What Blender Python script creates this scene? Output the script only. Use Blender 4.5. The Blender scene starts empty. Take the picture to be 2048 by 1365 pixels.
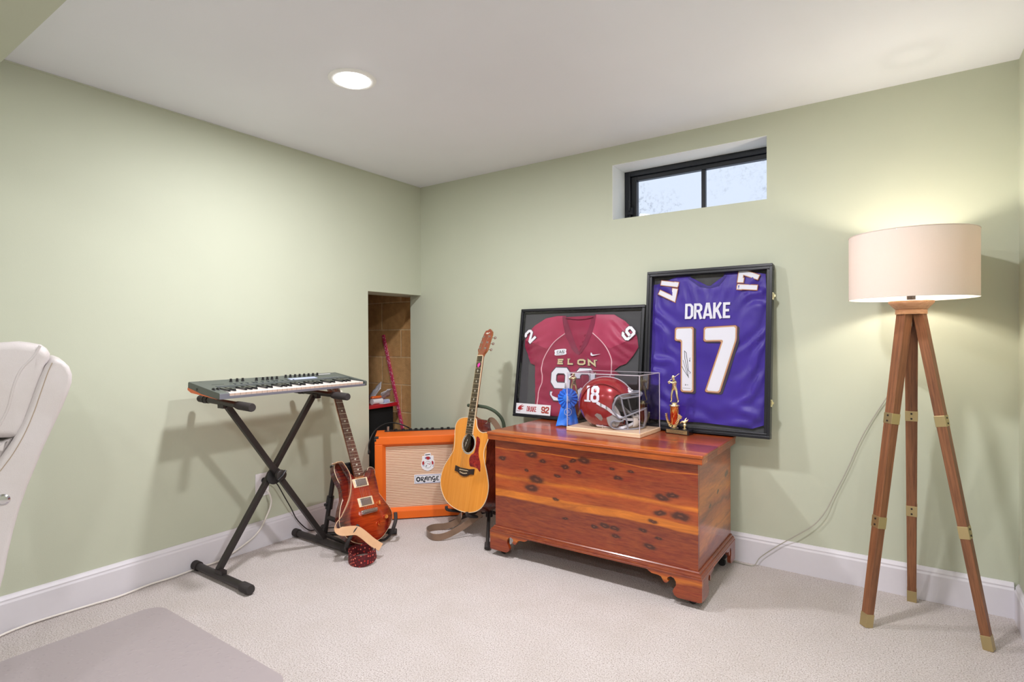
import bpy, bmesh, math, random
from mathutils import Vector, Matrix, noise
random.seed(7)
PI = math.pi
S = bpy.context.scene
COL = S.collection

# ------------------------------------------------------------------ camera, world, exposure
def cam_axes(yaw, pitch, roll):
    f = Vector((-math.sin(yaw)*math.cos(pitch), math.cos(yaw)*math.cos(pitch), math.sin(pitch)))
    r = Vector((math.cos(yaw), math.sin(yaw), 0)); u = r.cross(f)
    c, s = math.cos(roll), math.sin(roll)
    return f, c*r+s*u, -s*r+c*u
CAM = Vector((2.74338, -2.85287, 1.09))
cf, cr, cu = cam_axes(0.60472, -0.0068, -0.00566)
cd = bpy.data.cameras.new('camera'); cam = bpy.data.objects.new('camera', cd); COL.objects.link(cam)
cam.matrix_world = Matrix(((cr.x, cu.x, -cf.x, CAM.x), (cr.y, cu.y, -cf.y, CAM.y), (cr.z, cu.z, -cf.z, CAM.z), (0, 0, 0, 1)))
cd.sensor_width = 36; cd.lens = 1116.427/2048*36; cd.clip_start = .02
S.camera = cam
W = bpy.data.worlds.new('daylight'); S.world = W; W.use_nodes = True
W.node_tree.nodes['Background'].inputs[0].default_value = (.84, .90, 1, 1)
W.node_tree.nodes['Background'].inputs[1].default_value = 2.3
S.view_settings.view_transform = 'Standard'; S.view_settings.look = 'None'
S.view_settings.gamma = 1; S.view_settings.use_curve_mapping = False
S.view_settings.exposure = -0.14
CEIL = 2.138; WX = 3.124
LIGHT_W = 20.0        # each ceiling downlight
DOWNLIGHTS = [(.93, -1.354), (2.10, -1.354), (1.72, -3.3), (3.0, -3.3), (3.6, -2.6), (3.6, -4.3)]  # first pair belongs to the room; the rest are unseen, added as fill
LAMP_W = 62.0

# ------------------------------------------------------------------ materials
def srgb(r, g, b):
    def f(c):
        c /= 255.0
        return c/12.92 if c <= .04045 else ((c+.055)/1.055)**2.4
    return (f(r), f(g), f(b), 1)
class NT:
    def __init__(s, name):
        s.m = bpy.data.materials.new(name); s.m.use_nodes = True
        s.t = s.m.node_tree; s.t.nodes.clear()
        s.out = s.n('ShaderNodeOutputMaterial')
    def n(s, typ, props=None, **ins):
        nd = s.t.nodes.new(typ)
        for k, v in (props or {}).items(): setattr(nd, k, v)
        for k, v in ins.items():
            key = int(k[1:]) if k[0] == 'i' and k[1:].isdigit() else k.replace('_', ' ')
            sock = nd.inputs[key]
            if isinstance(v, bpy.types.NodeSocket): s.t.links.new(v, sock)
            else: sock.default_value = v
        return nd
    def coord(s, which='Object'): return s.n('ShaderNodeTexCoord').outputs[which]
    def mapv(s, v, sc=(1, 1, 1), loc=(0, 0, 0), rot=(0, 0, 0)):
        return s.n('ShaderNodeMapping', Vector=v, Scale=sc, Location=loc, Rotation=rot).outputs[0]
    def noise(s, v, scale=5, detail=4, rough=.55, dist=0):
        return s.n('ShaderNodeTexNoise', Vector=v, Scale=scale, Detail=detail, Roughness=rough, Distortion=dist).outputs[0]
    def ramp(s, fac, stops, interp='LINEAR'):
        nd = s.n('ShaderNodeValToRGB', Fac=fac); e = nd.color_ramp.elements; nd.color_ramp.interpolation = interp
        while len(e) < len(stops): e.new(.5)
        for el, (p, c) in zip(e, stops):
            el.position = p; el.color = c if isinstance(c, tuple) else (c, c, c, 1)
        return nd.outputs[0]
    def mix(s, fac, a, b, mode='MIX'):
        nd = s.n('ShaderNodeMix', {'data_type': 'RGBA', 'blend_type': mode})
        for i, v in ((0, fac), (6, a), (7, b)):
            if isinstance(v, bpy.types.NodeSocket): s.t.links.new(v, nd.inputs[i])
            else: nd.inputs[i].default_value = v
        return nd.outputs[2]
    def math(s, op, a, b=0.0, c=None):
        nd = s.n('ShaderNodeMath', {'operation': op}, i0=a, i1=b)
        if c is not None: nd.inputs[2].default_value = c
        return nd.outputs[0]
    def sep(s, v): return s.n('ShaderNodeSeparateXYZ', Vector=v).outputs
    def bump(s, h, strength=.3, dist=.002):
        return s.n('ShaderNodeBump', Height=h, Strength=strength, Distance=dist).outputs[0]
    def pbr(s, base, rough=.5, metal=0.0, normal=None, coat=0.0, coat_r=.1, spec=.5, **kw):
        b = s.n('ShaderNodeBsdfPrincipled', Base_Color=base, Roughness=rough, Metallic=metal, **kw)
        b.inputs['Coat Weight'].default_value = coat; b.inputs['Coat Roughness'].default_value = coat_r
        b.inputs['Specular IOR Level'].default_value = spec
        if normal is not None: s.t.links.new(normal, b.inputs['Normal'])
        return s.fin(b.outputs[0])
    def fin(s, sh): s.t.links.new(sh, s.out.inputs[0]); return s.m

def plain(name, col, rough=.5, metal=0.0, coat=0.0, bumps=0.0, bscale=300, vary=.06, **kw):
    t = NT(name); v = t.coord()
    nz = t.noise(v, 40, 3)
    c = t.mix(t.math('MULTIPLY', nz, vary*2), col, tuple(x*.55 for x in col[:3])+(1,))
    nr = t.bump(t.noise(v, bscale, 2), bumps, .001) if bumps else None
    return t.pbr(c, rough, metal, nr, coat, **kw)

def wall_paint(name, col, bump=.12):
    t = NT(name); v = t.coord()
    c = t.mix(t.ramp(t.noise(v, 1.3, 3), [(.35, 0.0), (.7, 1.0)]), col, tuple(x*.955 for x in col[:3])+(1,))
    h = t.noise(v, 260, 3)
    return t.pbr(c, .62, 0, t.bump(h, bump, .0015), spec=.3)
M = {}
M['wall'] = wall_paint('sage_paint', srgb(199, 204, 184))
M['ceiling'] = wall_paint('ceiling_paint', srgb(238, 241, 247))
M['reveal'] = wall_paint('reveal_paint', srgb(250, 252, 250))
M['base'] = plain('baseboard_paint', srgb(226, 223, 230), .35, vary=.04)
def carpet():
    t = NT('cream_carpet'); v = t.coord()
    n1 = t.noise(v, 210, 3, .75); n2 = t.noise(v, 5, 4, .6); n3 = t.noise(v, 95, 3)
    c = t.ramp(n1, [(.34, srgb(150, 134, 126)), (.45, srgb(216, 206, 203)), (.6, srgb(238, 231, 230)), (.75, srgb(250, 246, 246))])
    c = t.mix(t.ramp(n2, [(.35, 0.0), (.75, .35)]), c, srgb(200, 189, 180))
    h = t.math('ADD', n1, t.math('MULTIPLY', n3, .7))
    return t.pbr(c, .95, 0, t.bump(h, 1.0, .007), spec=.1)
M['carpet'] = carpet()
def blocks():
    t = NT('painted_cinder_block'); v = t.coord(); s = t.sep(v)
    uv = t.n('ShaderNodeCombineXYZ', X=s[0], Y=s[2]).outputs[0]
    uv = t.mapv(uv, (1, 1, 1), (0.0883, -.128, 0))
    br = t.n('ShaderNodeTexBrick', {'offset': .5}, Vector=uv, Color1=srgb(226, 180, 124), Color2=srgb(214, 166, 110), Mortar=srgb(240, 206, 158),
             Scale=1.0, Mortar_Size=.006, Mortar_Smooth=.4, Brick_Width=.407, Row_Height=.2045)
    c = t.mix(t.ramp(t.noise(v, 22, 5), [(.3, 0.0), (.8, .5)]), br.outputs[0], srgb(160, 118, 72))
    h = t.math('ADD', t.math('MULTIPLY', br.outputs[1], -1.0), t.math('MULTIPLY', t.noise(v, 160, 4), .6))
    return t.pbr(c, .85, 0, t.bump(h, .7, .006), spec=.2)
M['block'] = blocks()
M['black_metal'] = plain('black_powder_coat', srgb(46, 41, 40), .42, .2)
M['black_foam'] = plain('black_foam', srgb(52, 47, 47), .8, bumps=.4)
M['black_plastic'] = plain('black_plastic', srgb(28, 27, 29), .45)
M['black_gloss'] = plain('black_gloss', srgb(20, 20, 24), .2, coat=.5)
M['frame_black'] = plain('black_wood_frame', srgb(20, 21, 29), .38, bumps=.2, bscale=80)
M['window_black'] = plain('window_black_enamel', srgb(26, 30, 38), .4, bumps=.3, bscale=60)
M['white_plastic'] = plain('white_plastic', srgb(238, 236, 240), .35, vary=.02)
M['cord_white'] = plain('white_cord', srgb(236, 230, 224), .5, vary=.02)
M['cord_clear'] = plain('clear_grey_cord', srgb(176, 172, 160), .35)
M['gold'] = plain('gold_plate', srgb(250, 236, 190), .3, 1.0, vary=.02)
M['brass'] = plain('aged_brass', srgb(196, 178, 132), .42, .85, bumps=.15, bscale=90)
M['chrome'] = plain('chrome', srgb(214, 214, 216), .2, 1.0, vary=.02)
M['nickel'] = plain('brushed_nickel', srgb(176, 172, 168), .35, .9)
M['pearl'] = plain('pearl_inlay', srgb(226, 222, 208), .25, vary=.03)
M['fret'] = plain('fret_wire', srgb(212, 196, 176), .3, .8)
M['white_vinyl'] = plain('white_twill', srgb(232, 233, 240), .6, bumps=.1, vary=.02)
M['grey_outline'] = plain('charcoal_twill', srgb(84, 72, 84), .7)
M['gold_twill'] = plain('tan_twill', srgb(205, 160, 118), .7)
M['maroon_edge'] = plain('maroon_stitching', srgb(120, 44, 60), .7)
M['black_twill'] = plain('black_twill', srgb(58, 52, 66), .7)
M['vegas_gold'] = plain('vegas_gold_twill', srgb(214, 196, 150), .6)
M['ink'] = plain('black_ink', srgb(24, 26, 40), .5, vary=0)
M['red_print'] = plain('dark_red_print', srgb(170, 34, 44), .5, vary=0)
M['tan_print'] = plain('tan_print', srgb(176, 134, 110), .5, vary=0)
M['blue_print'] = plain('blue_print', srgb(70, 92, 160), .5, vary=0)
M['silver_print'] = plain('silver_print', srgb(190, 200, 232), .4, vary=0)
M['backing'] = plain('charcoal_matting', srgb(78, 78, 80), .85, bumps=.3)
M['pink'] = None

def cloth(name, a, b, sc=900, rough=.55, sheen=.2):
    t = NT(name); v = t.coord()
    w = t.noise(v, sc, 2); n = t.noise(v, 9, 3)
    c = t.mix(t.ramp(n, [(.3, 0.0), (.7, 1.0)]), a, b)
    m = t.pbr(c, rough, 0, t.bump(w, .25, .0008), spec=.35)
    t.t.nodes['Principled BSDF'].inputs['Sheen Weight'].default_value = sheen
    return m
M['maroon'] = cloth('maroon_jersey_mesh', srgb(158, 36, 74), srgb(140, 28, 62))
M['maroon_satin'] = cloth('maroon_jersey_satin', srgb(184, 62, 96), srgb(166, 44, 80), rough=.38)
M['maroon_rib'] = cloth('maroon_ribbed_collar', srgb(134, 30, 66), srgb(118, 24, 56))
M['maroon_mesh'] = cloth('maroon_back_mesh', srgb(170, 30, 66), srgb(150, 24, 54), sc=300)
M['purple'] = cloth('purple_jersey_satin', srgb(66, 40, 156), srgb(56, 32, 140), rough=.4)
M['purple_rib'] = cloth('purple_collar', srgb(50, 30, 128), srgb(44, 26, 112))
M['pipe'] = cloth('pink_white_piping', srgb(236, 190, 196), srgb(228, 176, 186))
M['ribbon_blue'] = cloth('blue_satin', srgb(52, 132, 238), srgb(30, 104, 222), rough=.3)
M['strap_tan'] = cloth('tan_strap', srgb(214, 172, 132), srgb(196, 152, 114), sc=200)
M['strap_olive'] = cloth('brown_webbing', srgb(140, 112, 92), srgb(116, 94, 76), sc=300)

def glass(name, tint=(1, 1, 1, 1), refl=1.0, dirt=0.0, base=.02):
    t = NT(name)
    fr = t.n('ShaderNodeFresnel', IOR=1.45).outputs[0]
    fr = t.math('ADD', t.math('MULTIPLY', fr, refl), base)
    bf = t.n('ShaderNodeNewGeometry').outputs['Backfacing']
    fr = t.math('MULTIPLY', fr, t.math('SUBTRACT', 1.0, bf))
    tr = t.n('ShaderNodeBsdfTransparent', Color=tint).outputs[0]
    gl = t.n('ShaderNodeBsdfGlossy', Color=(1, 1, 1, 1), Roughness=.02).outputs[0]
    sh = t.n('ShaderNodeMixShader', i0=fr, i1=tr, i2=gl).outputs[0]
    if dirt:
        v = t.coord()
        d = t.math('MULTIPLY', t.ramp(t.noise(v, 45, 6, .7), [(.5, 0.0), (.72, 1.0)]), t.ramp(t.noise(v, 4, 3), [(.45, 0.0), (.7, 1.0)]))
        df = t.n('ShaderNodeBsdfDiffuse', Color=srgb(150, 160, 175)).outputs[0]
        sh = t.n('ShaderNodeMixShader', i0=t.math('MULTIPLY', d, dirt), i1=sh, i2=df).outputs[0]
    return t.fin(sh)
M['glass'] = glass('picture_glass', (.97, .97, .98, 1), .8, base=.0)
M['acrylic'] = glass('clear_acrylic', (.955, .95, .965, 1), .9, base=.01)
M['pane'] = glass('window_glass', (.66, .68, .71, 1), .6, dirt=.5)
def edge_mat():
    t = NT('acrylic_edge_highlight'); d = t.n('ShaderNodeBsdfDiffuse', Color=srgb(235, 225, 235)).outputs[0]
    tr = t.n('ShaderNodeBsdfTransparent').outputs[0]
    return t.fin(t.n('ShaderNodeMixShader', i0=.5, i1=tr, i2=d).outputs[0])
M['acrylic_edge_highlight'] = edge_mat()  # pale half-clear colour stands in for bright highlights along the case edges
def mat_vinyl():
    t = NT('chair_mat_vinyl'); v = t.coord()
    vo = t.n('ShaderNodeTexVoronoi', Vector=v, Scale=48.0).outputs[0]
    p = t.n('ShaderNodeBsdfPrincipled', Base_Color=srgb(192, 182, 184), Roughness=.34, Normal=t.bump(t.ramp(vo, [(.0, 1.0), (.35, 0.0)]), .35, .004)).outputs[0]
    tr = t.n('ShaderNodeBsdfTransparent', Color=srgb(235, 228, 232)).outputs[0]
    return t.fin(t.n('ShaderNodeMixShader', i0=.72, i1=tr, i2=p).outputs[0])
M['mat'] = mat_vinyl()
def leather():
    t = NT('cream_leather'); v = t.coord()
    vo = t.n('ShaderNodeTexVoronoi', {'feature': 'DISTANCE_TO_EDGE'}, Vector=v, Scale=260.0).outputs[0]
    c = t.mix(t.ramp(t.noise(v, 7, 4), [(.4, 0.0), (.75, .6)]), srgb(212, 206, 206), srgb(202, 194, 190))
    h = t.math('ADD', t.math('MULTIPLY', vo, .6), t.math('MULTIPLY', t.noise(v, 14, 3), 2.5))
    return t.pbr(c, .42, 0, t.bump(h, .25, .003), spec=.45)
M['leather'] = leather()
M['stitch'] = plain('tan_stitching', srgb(176, 158, 138), .7)

def wood(name, c1, c2, axis=2, stretch=14, scale=7, rough=.4, coat=.2, dark=None):
    t = NT(name); v = t.coord()
    sc = [stretch]*3; sc[axis] = 1.0
    mv = t.mapv(v, tuple(sc))
    n = t.noise(mv, scale, 6, .62, .4)
    c = t.ramp(n, [(.3, c1), (.68, c2)])
    if dark: c = t.mix(t.ramp(t.noise(mv, scale*2.6, 3), [(.55, 0.0), (.75, .7)]), c, dark)
    return t.pbr(c, rough, 0, t.bump(n, .12, .001), coat, .15)
M['lamp_wood'] = wood('oiled_teak', srgb(108, 68, 44), srgb(150, 98, 64), 2, 22, 5, .5, .05, srgb(84, 52, 34))
M['lamp_hub'] = wood('pale_teak', srgb(186, 138, 102), srgb(216, 172, 138), 0, 12, 8, .55, 0)
M['pine'] = wood('pale_pine', srgb(222, 188, 152), srgb(236, 208, 176), 0, 12, 5, .45, .1)
M['spruce'] = wood('amber_spruce', srgb(222, 138, 48), srgb(238, 160, 66), 2, 40, 3, .22, .5)
M['rosewood'] = wood('rosewood', srgb(82, 30, 22), srgb(120, 48, 32), 2, 16, 5, .2, .6, srgb(34, 16, 16))
M['mahogany'] = wood('mahogany_neck', srgb(150, 90, 52), srgb(184, 120, 74), 2, 16, 5, .35, .3)
M['ebony'] = wood('ebony', srgb(34, 26, 26), srgb(52, 42, 40), 2, 24, 6, .4, .1)
M['rose_board'] = wood('rosewood_fretboard', srgb(76, 40, 30), srgb(104, 60, 44), 2, 24, 6, .45, .05)
M['headface'] = wood('rosewood_headstock', srgb(126, 56, 38), srgb(152, 74, 50), 2, 20, 6, .25, .5)
M['cream_binding'] = plain('cream_binding', srgb(236, 214, 178), .35, vary=.02)

def cedar(name, grain, stack, bands, knots=(), knot_axis=(0, 2), seed=0.0, dark_amt=.35, big=0.0):
    """bands: list of (pos, colour) along the stack axis; knots: (u, w, r) in local coords"""
    t = NT(name); v = t.coord(); s = t.sep(v)
    sc = [9.0, 9.0, 9.0]; sc[grain] = 1.1
    mv = t.mapv(v, tuple(sc), (seed, seed*1.7, seed*.6))
    warp = t.noise(t.mapv(v, (2, 2, 2), (seed, 0, 0)), 1.6, 3)
    n = t.noise(mv, 3.2, 7, .65, .8)
    lo, hi = bands[0][0], bands[-1][0]
    h = t.math('ADD', s[stack], t.math('MULTIPLY', t.math('SUBTRACT', warp, .5), .035+big))
    h = t.math('DIVIDE', t.math('SUBTRACT', h, lo), hi-lo)
    c = t.ramp(h, [((p-lo)/(hi-lo), col) for p, col in bands])
    c = t.mix(t.ramp(n, [(.38, 0.0), (.7, .85)]), c, srgb(112, 36, 14))
    fine = t.noise(t.mapv(v, tuple(x*5 for x in sc)), 3.5, 4, .6)
    c = t.mix(t.ramp(fine, [(.35, .0), (.8, .28)]), c, srgb(222, 128, 50))
    st = t.noise(t.mapv(v, tuple(x*.7 for x in sc), (seed+5, 3, 1)), 2.6, 3, .6, 1.2)
    c = t.mix(t.ramp(st, [(.6, 0.0), (.74, dark_amt)]), c, srgb(74, 30, 20))
    fac = None
    if knots:
        wv = t.n('ShaderNodeVectorMath', {'operation': 'ADD'}, i0=v, i1=t.n('ShaderNodeVectorMath', {'operation': 'SCALE'}, i0=t.n('ShaderNodeTexNoise', Vector=v, Scale=28.0, Detail=3.0).outputs[1], Scale=.022).outputs[0]).outputs[0]
        ks = [.55, .55, .55]; ks[grain] = .42; ks[stack] = 1.0
        for i in range(3):
            if i not in knot_axis: ks[i] = 0.0
        for (a, b, r) in knots:
            p = [0, 0, 0]; p[knot_axis[0]] = a+.011; p[knot_axis[1]] = b+.011
            d = t.n('ShaderNodeVectorMath', {'operation': 'SUBTRACT'}, i0=wv, i1=tuple(p)).outputs[0]
            d = t.n('ShaderNodeVectorMath', {'operation': 'MULTIPLY'}, i0=d, i1=tuple(ks)).outputs[0]
            d = t.n('ShaderNodeVectorMath', {'operation': 'LENGTH'}, i0=d).outputs['Value']
            k = t.math('SUBTRACT', 1.0, t.math('DIVIDE', d, r))
            fac = k if fac is None else t.math('MAXIMUM', fac, k)
        c = t.mix(t.ramp(fac, [(.0, 0.0), (.25, .3), (.48, .86), (.8, .94)]), c, srgb(54, 26, 20))
        c = t.mix(t.ramp(fac, [(.74, 0.0), (.9, .8)]), c, srgb(120, 66, 44))
    return t.pbr(c, .3, 0, t.bump(n, .06, .001), .4, .12)
R_, O_, Y_, P_ = srgb(136, 46, 20), srgb(174, 76, 26), srgb(218, 126, 34), srgb(108, 38, 26)
front_knots = [(1.293, .366, .024), (1.323, .41, .026), (1.298, .525, .02), (1.268, .445, .008), (1.479, .49, .014), (1.522, .523, .013), (1.576, .53, .02), (1.549, .472, .010),
    (1.439, .443, .010), (1.743, .475, .013), (1.715, .507, .009), (1.799, .509, .01), (1.937, .421, .02), (1.981, .437, .017), (1.93, .354, .016), (2.015, .357, .024),
    (1.43, .33, .01), (1.477, .251, .01), (1.678, .257, .015), (1.724, .252, .015), (1.731, .218, .014), (1.63, .241, .01), (1.852, .27, .013), (1.923, .247, .010),
    (1.884, .204, .017), (1.125, .49, .014), (1.898, .314, .012), (1.36, .50, .012)]
M['cedar_front'] = cedar('red_cedar_front', 0, 2, [(.12, R_), (.295, P_), (.302, Y_), (.33, Y_), (.336, O_), (.385, O_), (.40, Y_), (.41, O_), (.45, R_), (.535, R_), (.538, Y_), (.541, R_), (.60, P_), (.61, R_)], front_knots, (0, 2), 0.0)
M['cedar_side'] = cedar('red_cedar_side', 1, 2, [(.12, P_), (.2, R_), (.23, Y_), (.33, O_), (.345, P_), (.36, O_), (.40, Y_), (.5, O_), (.53, R_), (.60, O_)], [(-.428, .368, .012), (-.15, .45, .02), (-.3, .40, .01)], (1, 2), 3.0, .5, .12)
M['cedar_top'] = cedar('red_cedar_lid', 0, 1, [(-.63, O_), (-.56, Y_), (-.545, R_), (-.40, P_), (-.39, O_), (-.25, R_), (-.24, P_), (-.05, O_)], [(1.9, -.35, .014), (1.2, -.3, .012)], (0, 1), 7.0, .3)
M['cedar_base'] = cedar('red_cedar_plinth', 0, 2, [(.0, P_), (.06, R_), (.085, R_), (.1, Y_), (.112, O_), (.12, P_), (.15, P_)], (), (0, 2), 11.0, .2)
M['cedar_base_side'] = cedar('red_cedar_plinth_side', 1, 2, [(.0, P_), (.1, P_), (.15, P_)], (), (1, 2), 13.0, .3)

def tolex():
    t = NT('orange_vinyl'); v = t.coord()
    vo = t.n('ShaderNodeTexVoronoi', Vector=v, Scale=420.0).outputs[0]
    c = t.mix(t.ramp(t.noise(v, 6, 3), [(.3, 0.0), (.8, .5)]), srgb(238, 112, 30), srgb(226, 98, 24))
    return t.pbr(c, .45, 0, t.bump(vo, .15, .001), spec=.4)
M['orange'] = tolex()
def grille():
    t = NT('woven_grille_cloth'); v = t.coord(); s = t.sep(v)
    wz = t.math('SINE', t.math('ADD', t.math('MULTIPLY', s[2], 640.0), t.math('MULTIPLY', t.noise(t.mapv(v, (.4, 1, 1)), 22, 3), 4.0)))
    wx = t.math('SINE', t.math('MULTIPLY', s[0], 1400.0))
    h = t.math('ADD', t.math('MULTIPLY', wz, .8), t.math('MULTIPLY', wx, .2))
    c = t.ramp(h, [(.0, srgb(186, 128, 96)), (.45, srgb(214, 172, 138)), (1.0, srgb(240, 214, 186))])
    c.node.inputs[0].default_value = 0
    hh = t.math('ADD', t.math('MULTIPLY', h, .5), .5)
    c = t.ramp(hh, [(.0, srgb(168, 108, 80)), (.4, srgb(206, 160, 128)), (.8, srgb(246, 222, 196))])
    return t.pbr(c, .8, 0, t.bump(hh, .5, .001))
M['grille'] = grille()
def sunburst():
    t = NT('sunburst_flame_maple'); v = t.coord(); s = t.sep(v)
    x = t.math('DIVIDE', t.math('SUBTRACT', s[0], .0), .155); z = t.math('DIVIDE', t.math('SUBTRACT', s[2], .02), .215)
    r = t.math('SQRT', t.math('ADD', t.math('MULTIPLY', x, x), t.math('MULTIPLY', z, z)))
    r = t.math('ADD', r, t.math('MULTIPLY', t.math('SUBTRACT', t.noise(v, 5, 2), .5), .25))
    c = t.ramp(r, [(.2, srgb(176, 66, 22)), (.55, srgb(146, 44, 18)), (.8, srgb(100, 20, 18)), (1.05, srgb(66, 8, 16))])
    fl = t.noise(t.mapv(v, (1.2, 1, 14), (0, 0, 0), (0, .12, 0)), 9, 4, .6, .6)
    c = t.mix(t.ramp(fl, [(.45, 0.0), (.75, .28)]), c, srgb(200, 84, 28), 'MIX')
    c = t.mix(t.ramp(fl, [(.25, .5), (.5, 0.0)]), c, srgb(70, 16, 10), 'MIX')
    return t.pbr(c, .16, 0, None, .9, .04)
M['sunburst'] = sunburst()
def tortoise():
    t = NT('red_tortoiseshell'); v = t.coord()
    c = t.ramp(t.noise(v, 60, 4, .6, 1.5), [(.35, srgb(96, 12, 22)), (.55, srgb(150, 26, 30)), (.75, srgb(196, 74, 40))])
    return t.pbr(c, .2, 0, None, .6, .05)
M['tortoise'] = tortoise()
def helmet_paint():
    t = NT('crimson_helmet_gloss'); v = t.coord()
    c = t.mix(t.noise(v, 900, 2), srgb(172, 16, 28), srgb(150, 10, 22))
    return t.pbr(c, .2, .15, None, 1.0, .03)
M['crimson'] = helmet_paint()
def shade_mat():
    t = NT('linen_lampshade'); v = t.coord()
    w = t.noise(t.mapv(v, (1, 1, 30)), 60, 3); w2 = t.noise(t.mapv(v, (30, 30, 1)), 60, 3)
    c = t.mix(t.math('MULTIPLY', t.math('ADD', w, w2), .25), srgb(252, 244, 236), srgb(232, 216, 204))
    d = t.n('ShaderNodeBsdfDiffuse', Color=c).outputs[0]
    tr = t.n('ShaderNodeBsdfTranslucent', Color=srgb(200, 180, 166)).outputs[0]
    return t.fin(t.n('ShaderNodeMixShader', i0=.25, i1=d, i2=tr).outputs[0])
M['shade'] = shade_mat()
def emit(name, col, st):
    t = NT(name); return t.fin(t.n('ShaderNodeEmission', Color=col, Strength=st).outputs[0])
M['led'] = emit('led_diffuser', (1, .98, .98, 1), 14.0)
M['bulb'] = emit('warm_bulb', (1, .84, .62, 1), 25.0)
def red_foil():
    t = NT('red_gold_foil'); v = t.coord(); s = t.sep(v)
    n = t.noise(t.mapv(v, (1, 1, .25)), 60, 3, .6, 2)
    c = t.ramp(n, [(.4, srgb(190, 40, 24)), (.5, srgb(224, 96, 40)), (.58, srgb(240, 190, 110))])
    return t.pbr(c, .2, .7)
M['foil'] = red_foil()
def pinkdots():
    t = NT('pink_patterned_wrap'); v = t.coord()
    vo = t.n('ShaderNodeTexVoronoi', Vector=v, Scale=75.0).outputs[0]
    c = t.mix(t.ramp(vo, [(.22, 1.0), (.36, 0.0)]), srgb(214, 70, 110), srgb(246, 206, 216))
    return t.pbr(c, .5)
M['pink'] = pinkdots()
def strap_pattern():
    t = NT('red_woven_strap'); v = t.coord()
    ch = t.n('ShaderNodeTexVoronoi', {'distance': 'MANHATTAN', 'feature': 'F1'}, Vector=v, Scale=72.0, Randomness=.25)
    c = t.ramp(ch.outputs[0], [(.0, srgb(240, 220, 200)), (.2, srgb(232, 196, 170)), (.26, srgb(200, 60, 30)), (.42, srgb(200, 40, 40)), (.5, srgb(96, 14, 24)), (1, srgb(80, 10, 20))])
    return t.pbr(c, .7)
M['strap_red'] = strap_pattern()
M['red_laminate'] = plain('red_laminate', srgb(196, 32, 44), .4)
M['orange_plastic'] = plain('orange_plastic', srgb(240, 110, 40), .35)
M['paper'] = plain('white_paper', srgb(226, 224, 230), .7, vary=.05)
M['synth'] = plain('graphite_synth', srgb(96, 102, 98), .45, .2)
M['synth_trim'] = plain('silver_synth_trim', srgb(140, 144, 158), .3, .5)
M['synth_dark'] = plain('dark_synth_panel', srgb(66, 72, 80), .4)
M['key_white'] = plain('white_keys', srgb(242, 234, 228), .25, vary=.02)
M['key_front'] = plain('key_front', srgb(198, 172, 156), .4, vary=.02)
M['grey_paint'] = plain('grey_facemask', srgb(150, 152, 162), .3, .1)
M['pad'] = plain('grey_helmet_padding', srgb(168, 162, 158), .6)
M['pad_dark'] = plain('dark_helmet_padding', srgb(48, 40, 40), .7)
M['chin'] = plain('white_chin_cup', srgb(236, 228, 220), .4)
M['green_foam'] = plain('dark_green_foam', srgb(62, 74, 58), .8)
M['dark_felt'] = plain('dark_felt', srgb(18, 16, 16), .9)

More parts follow.
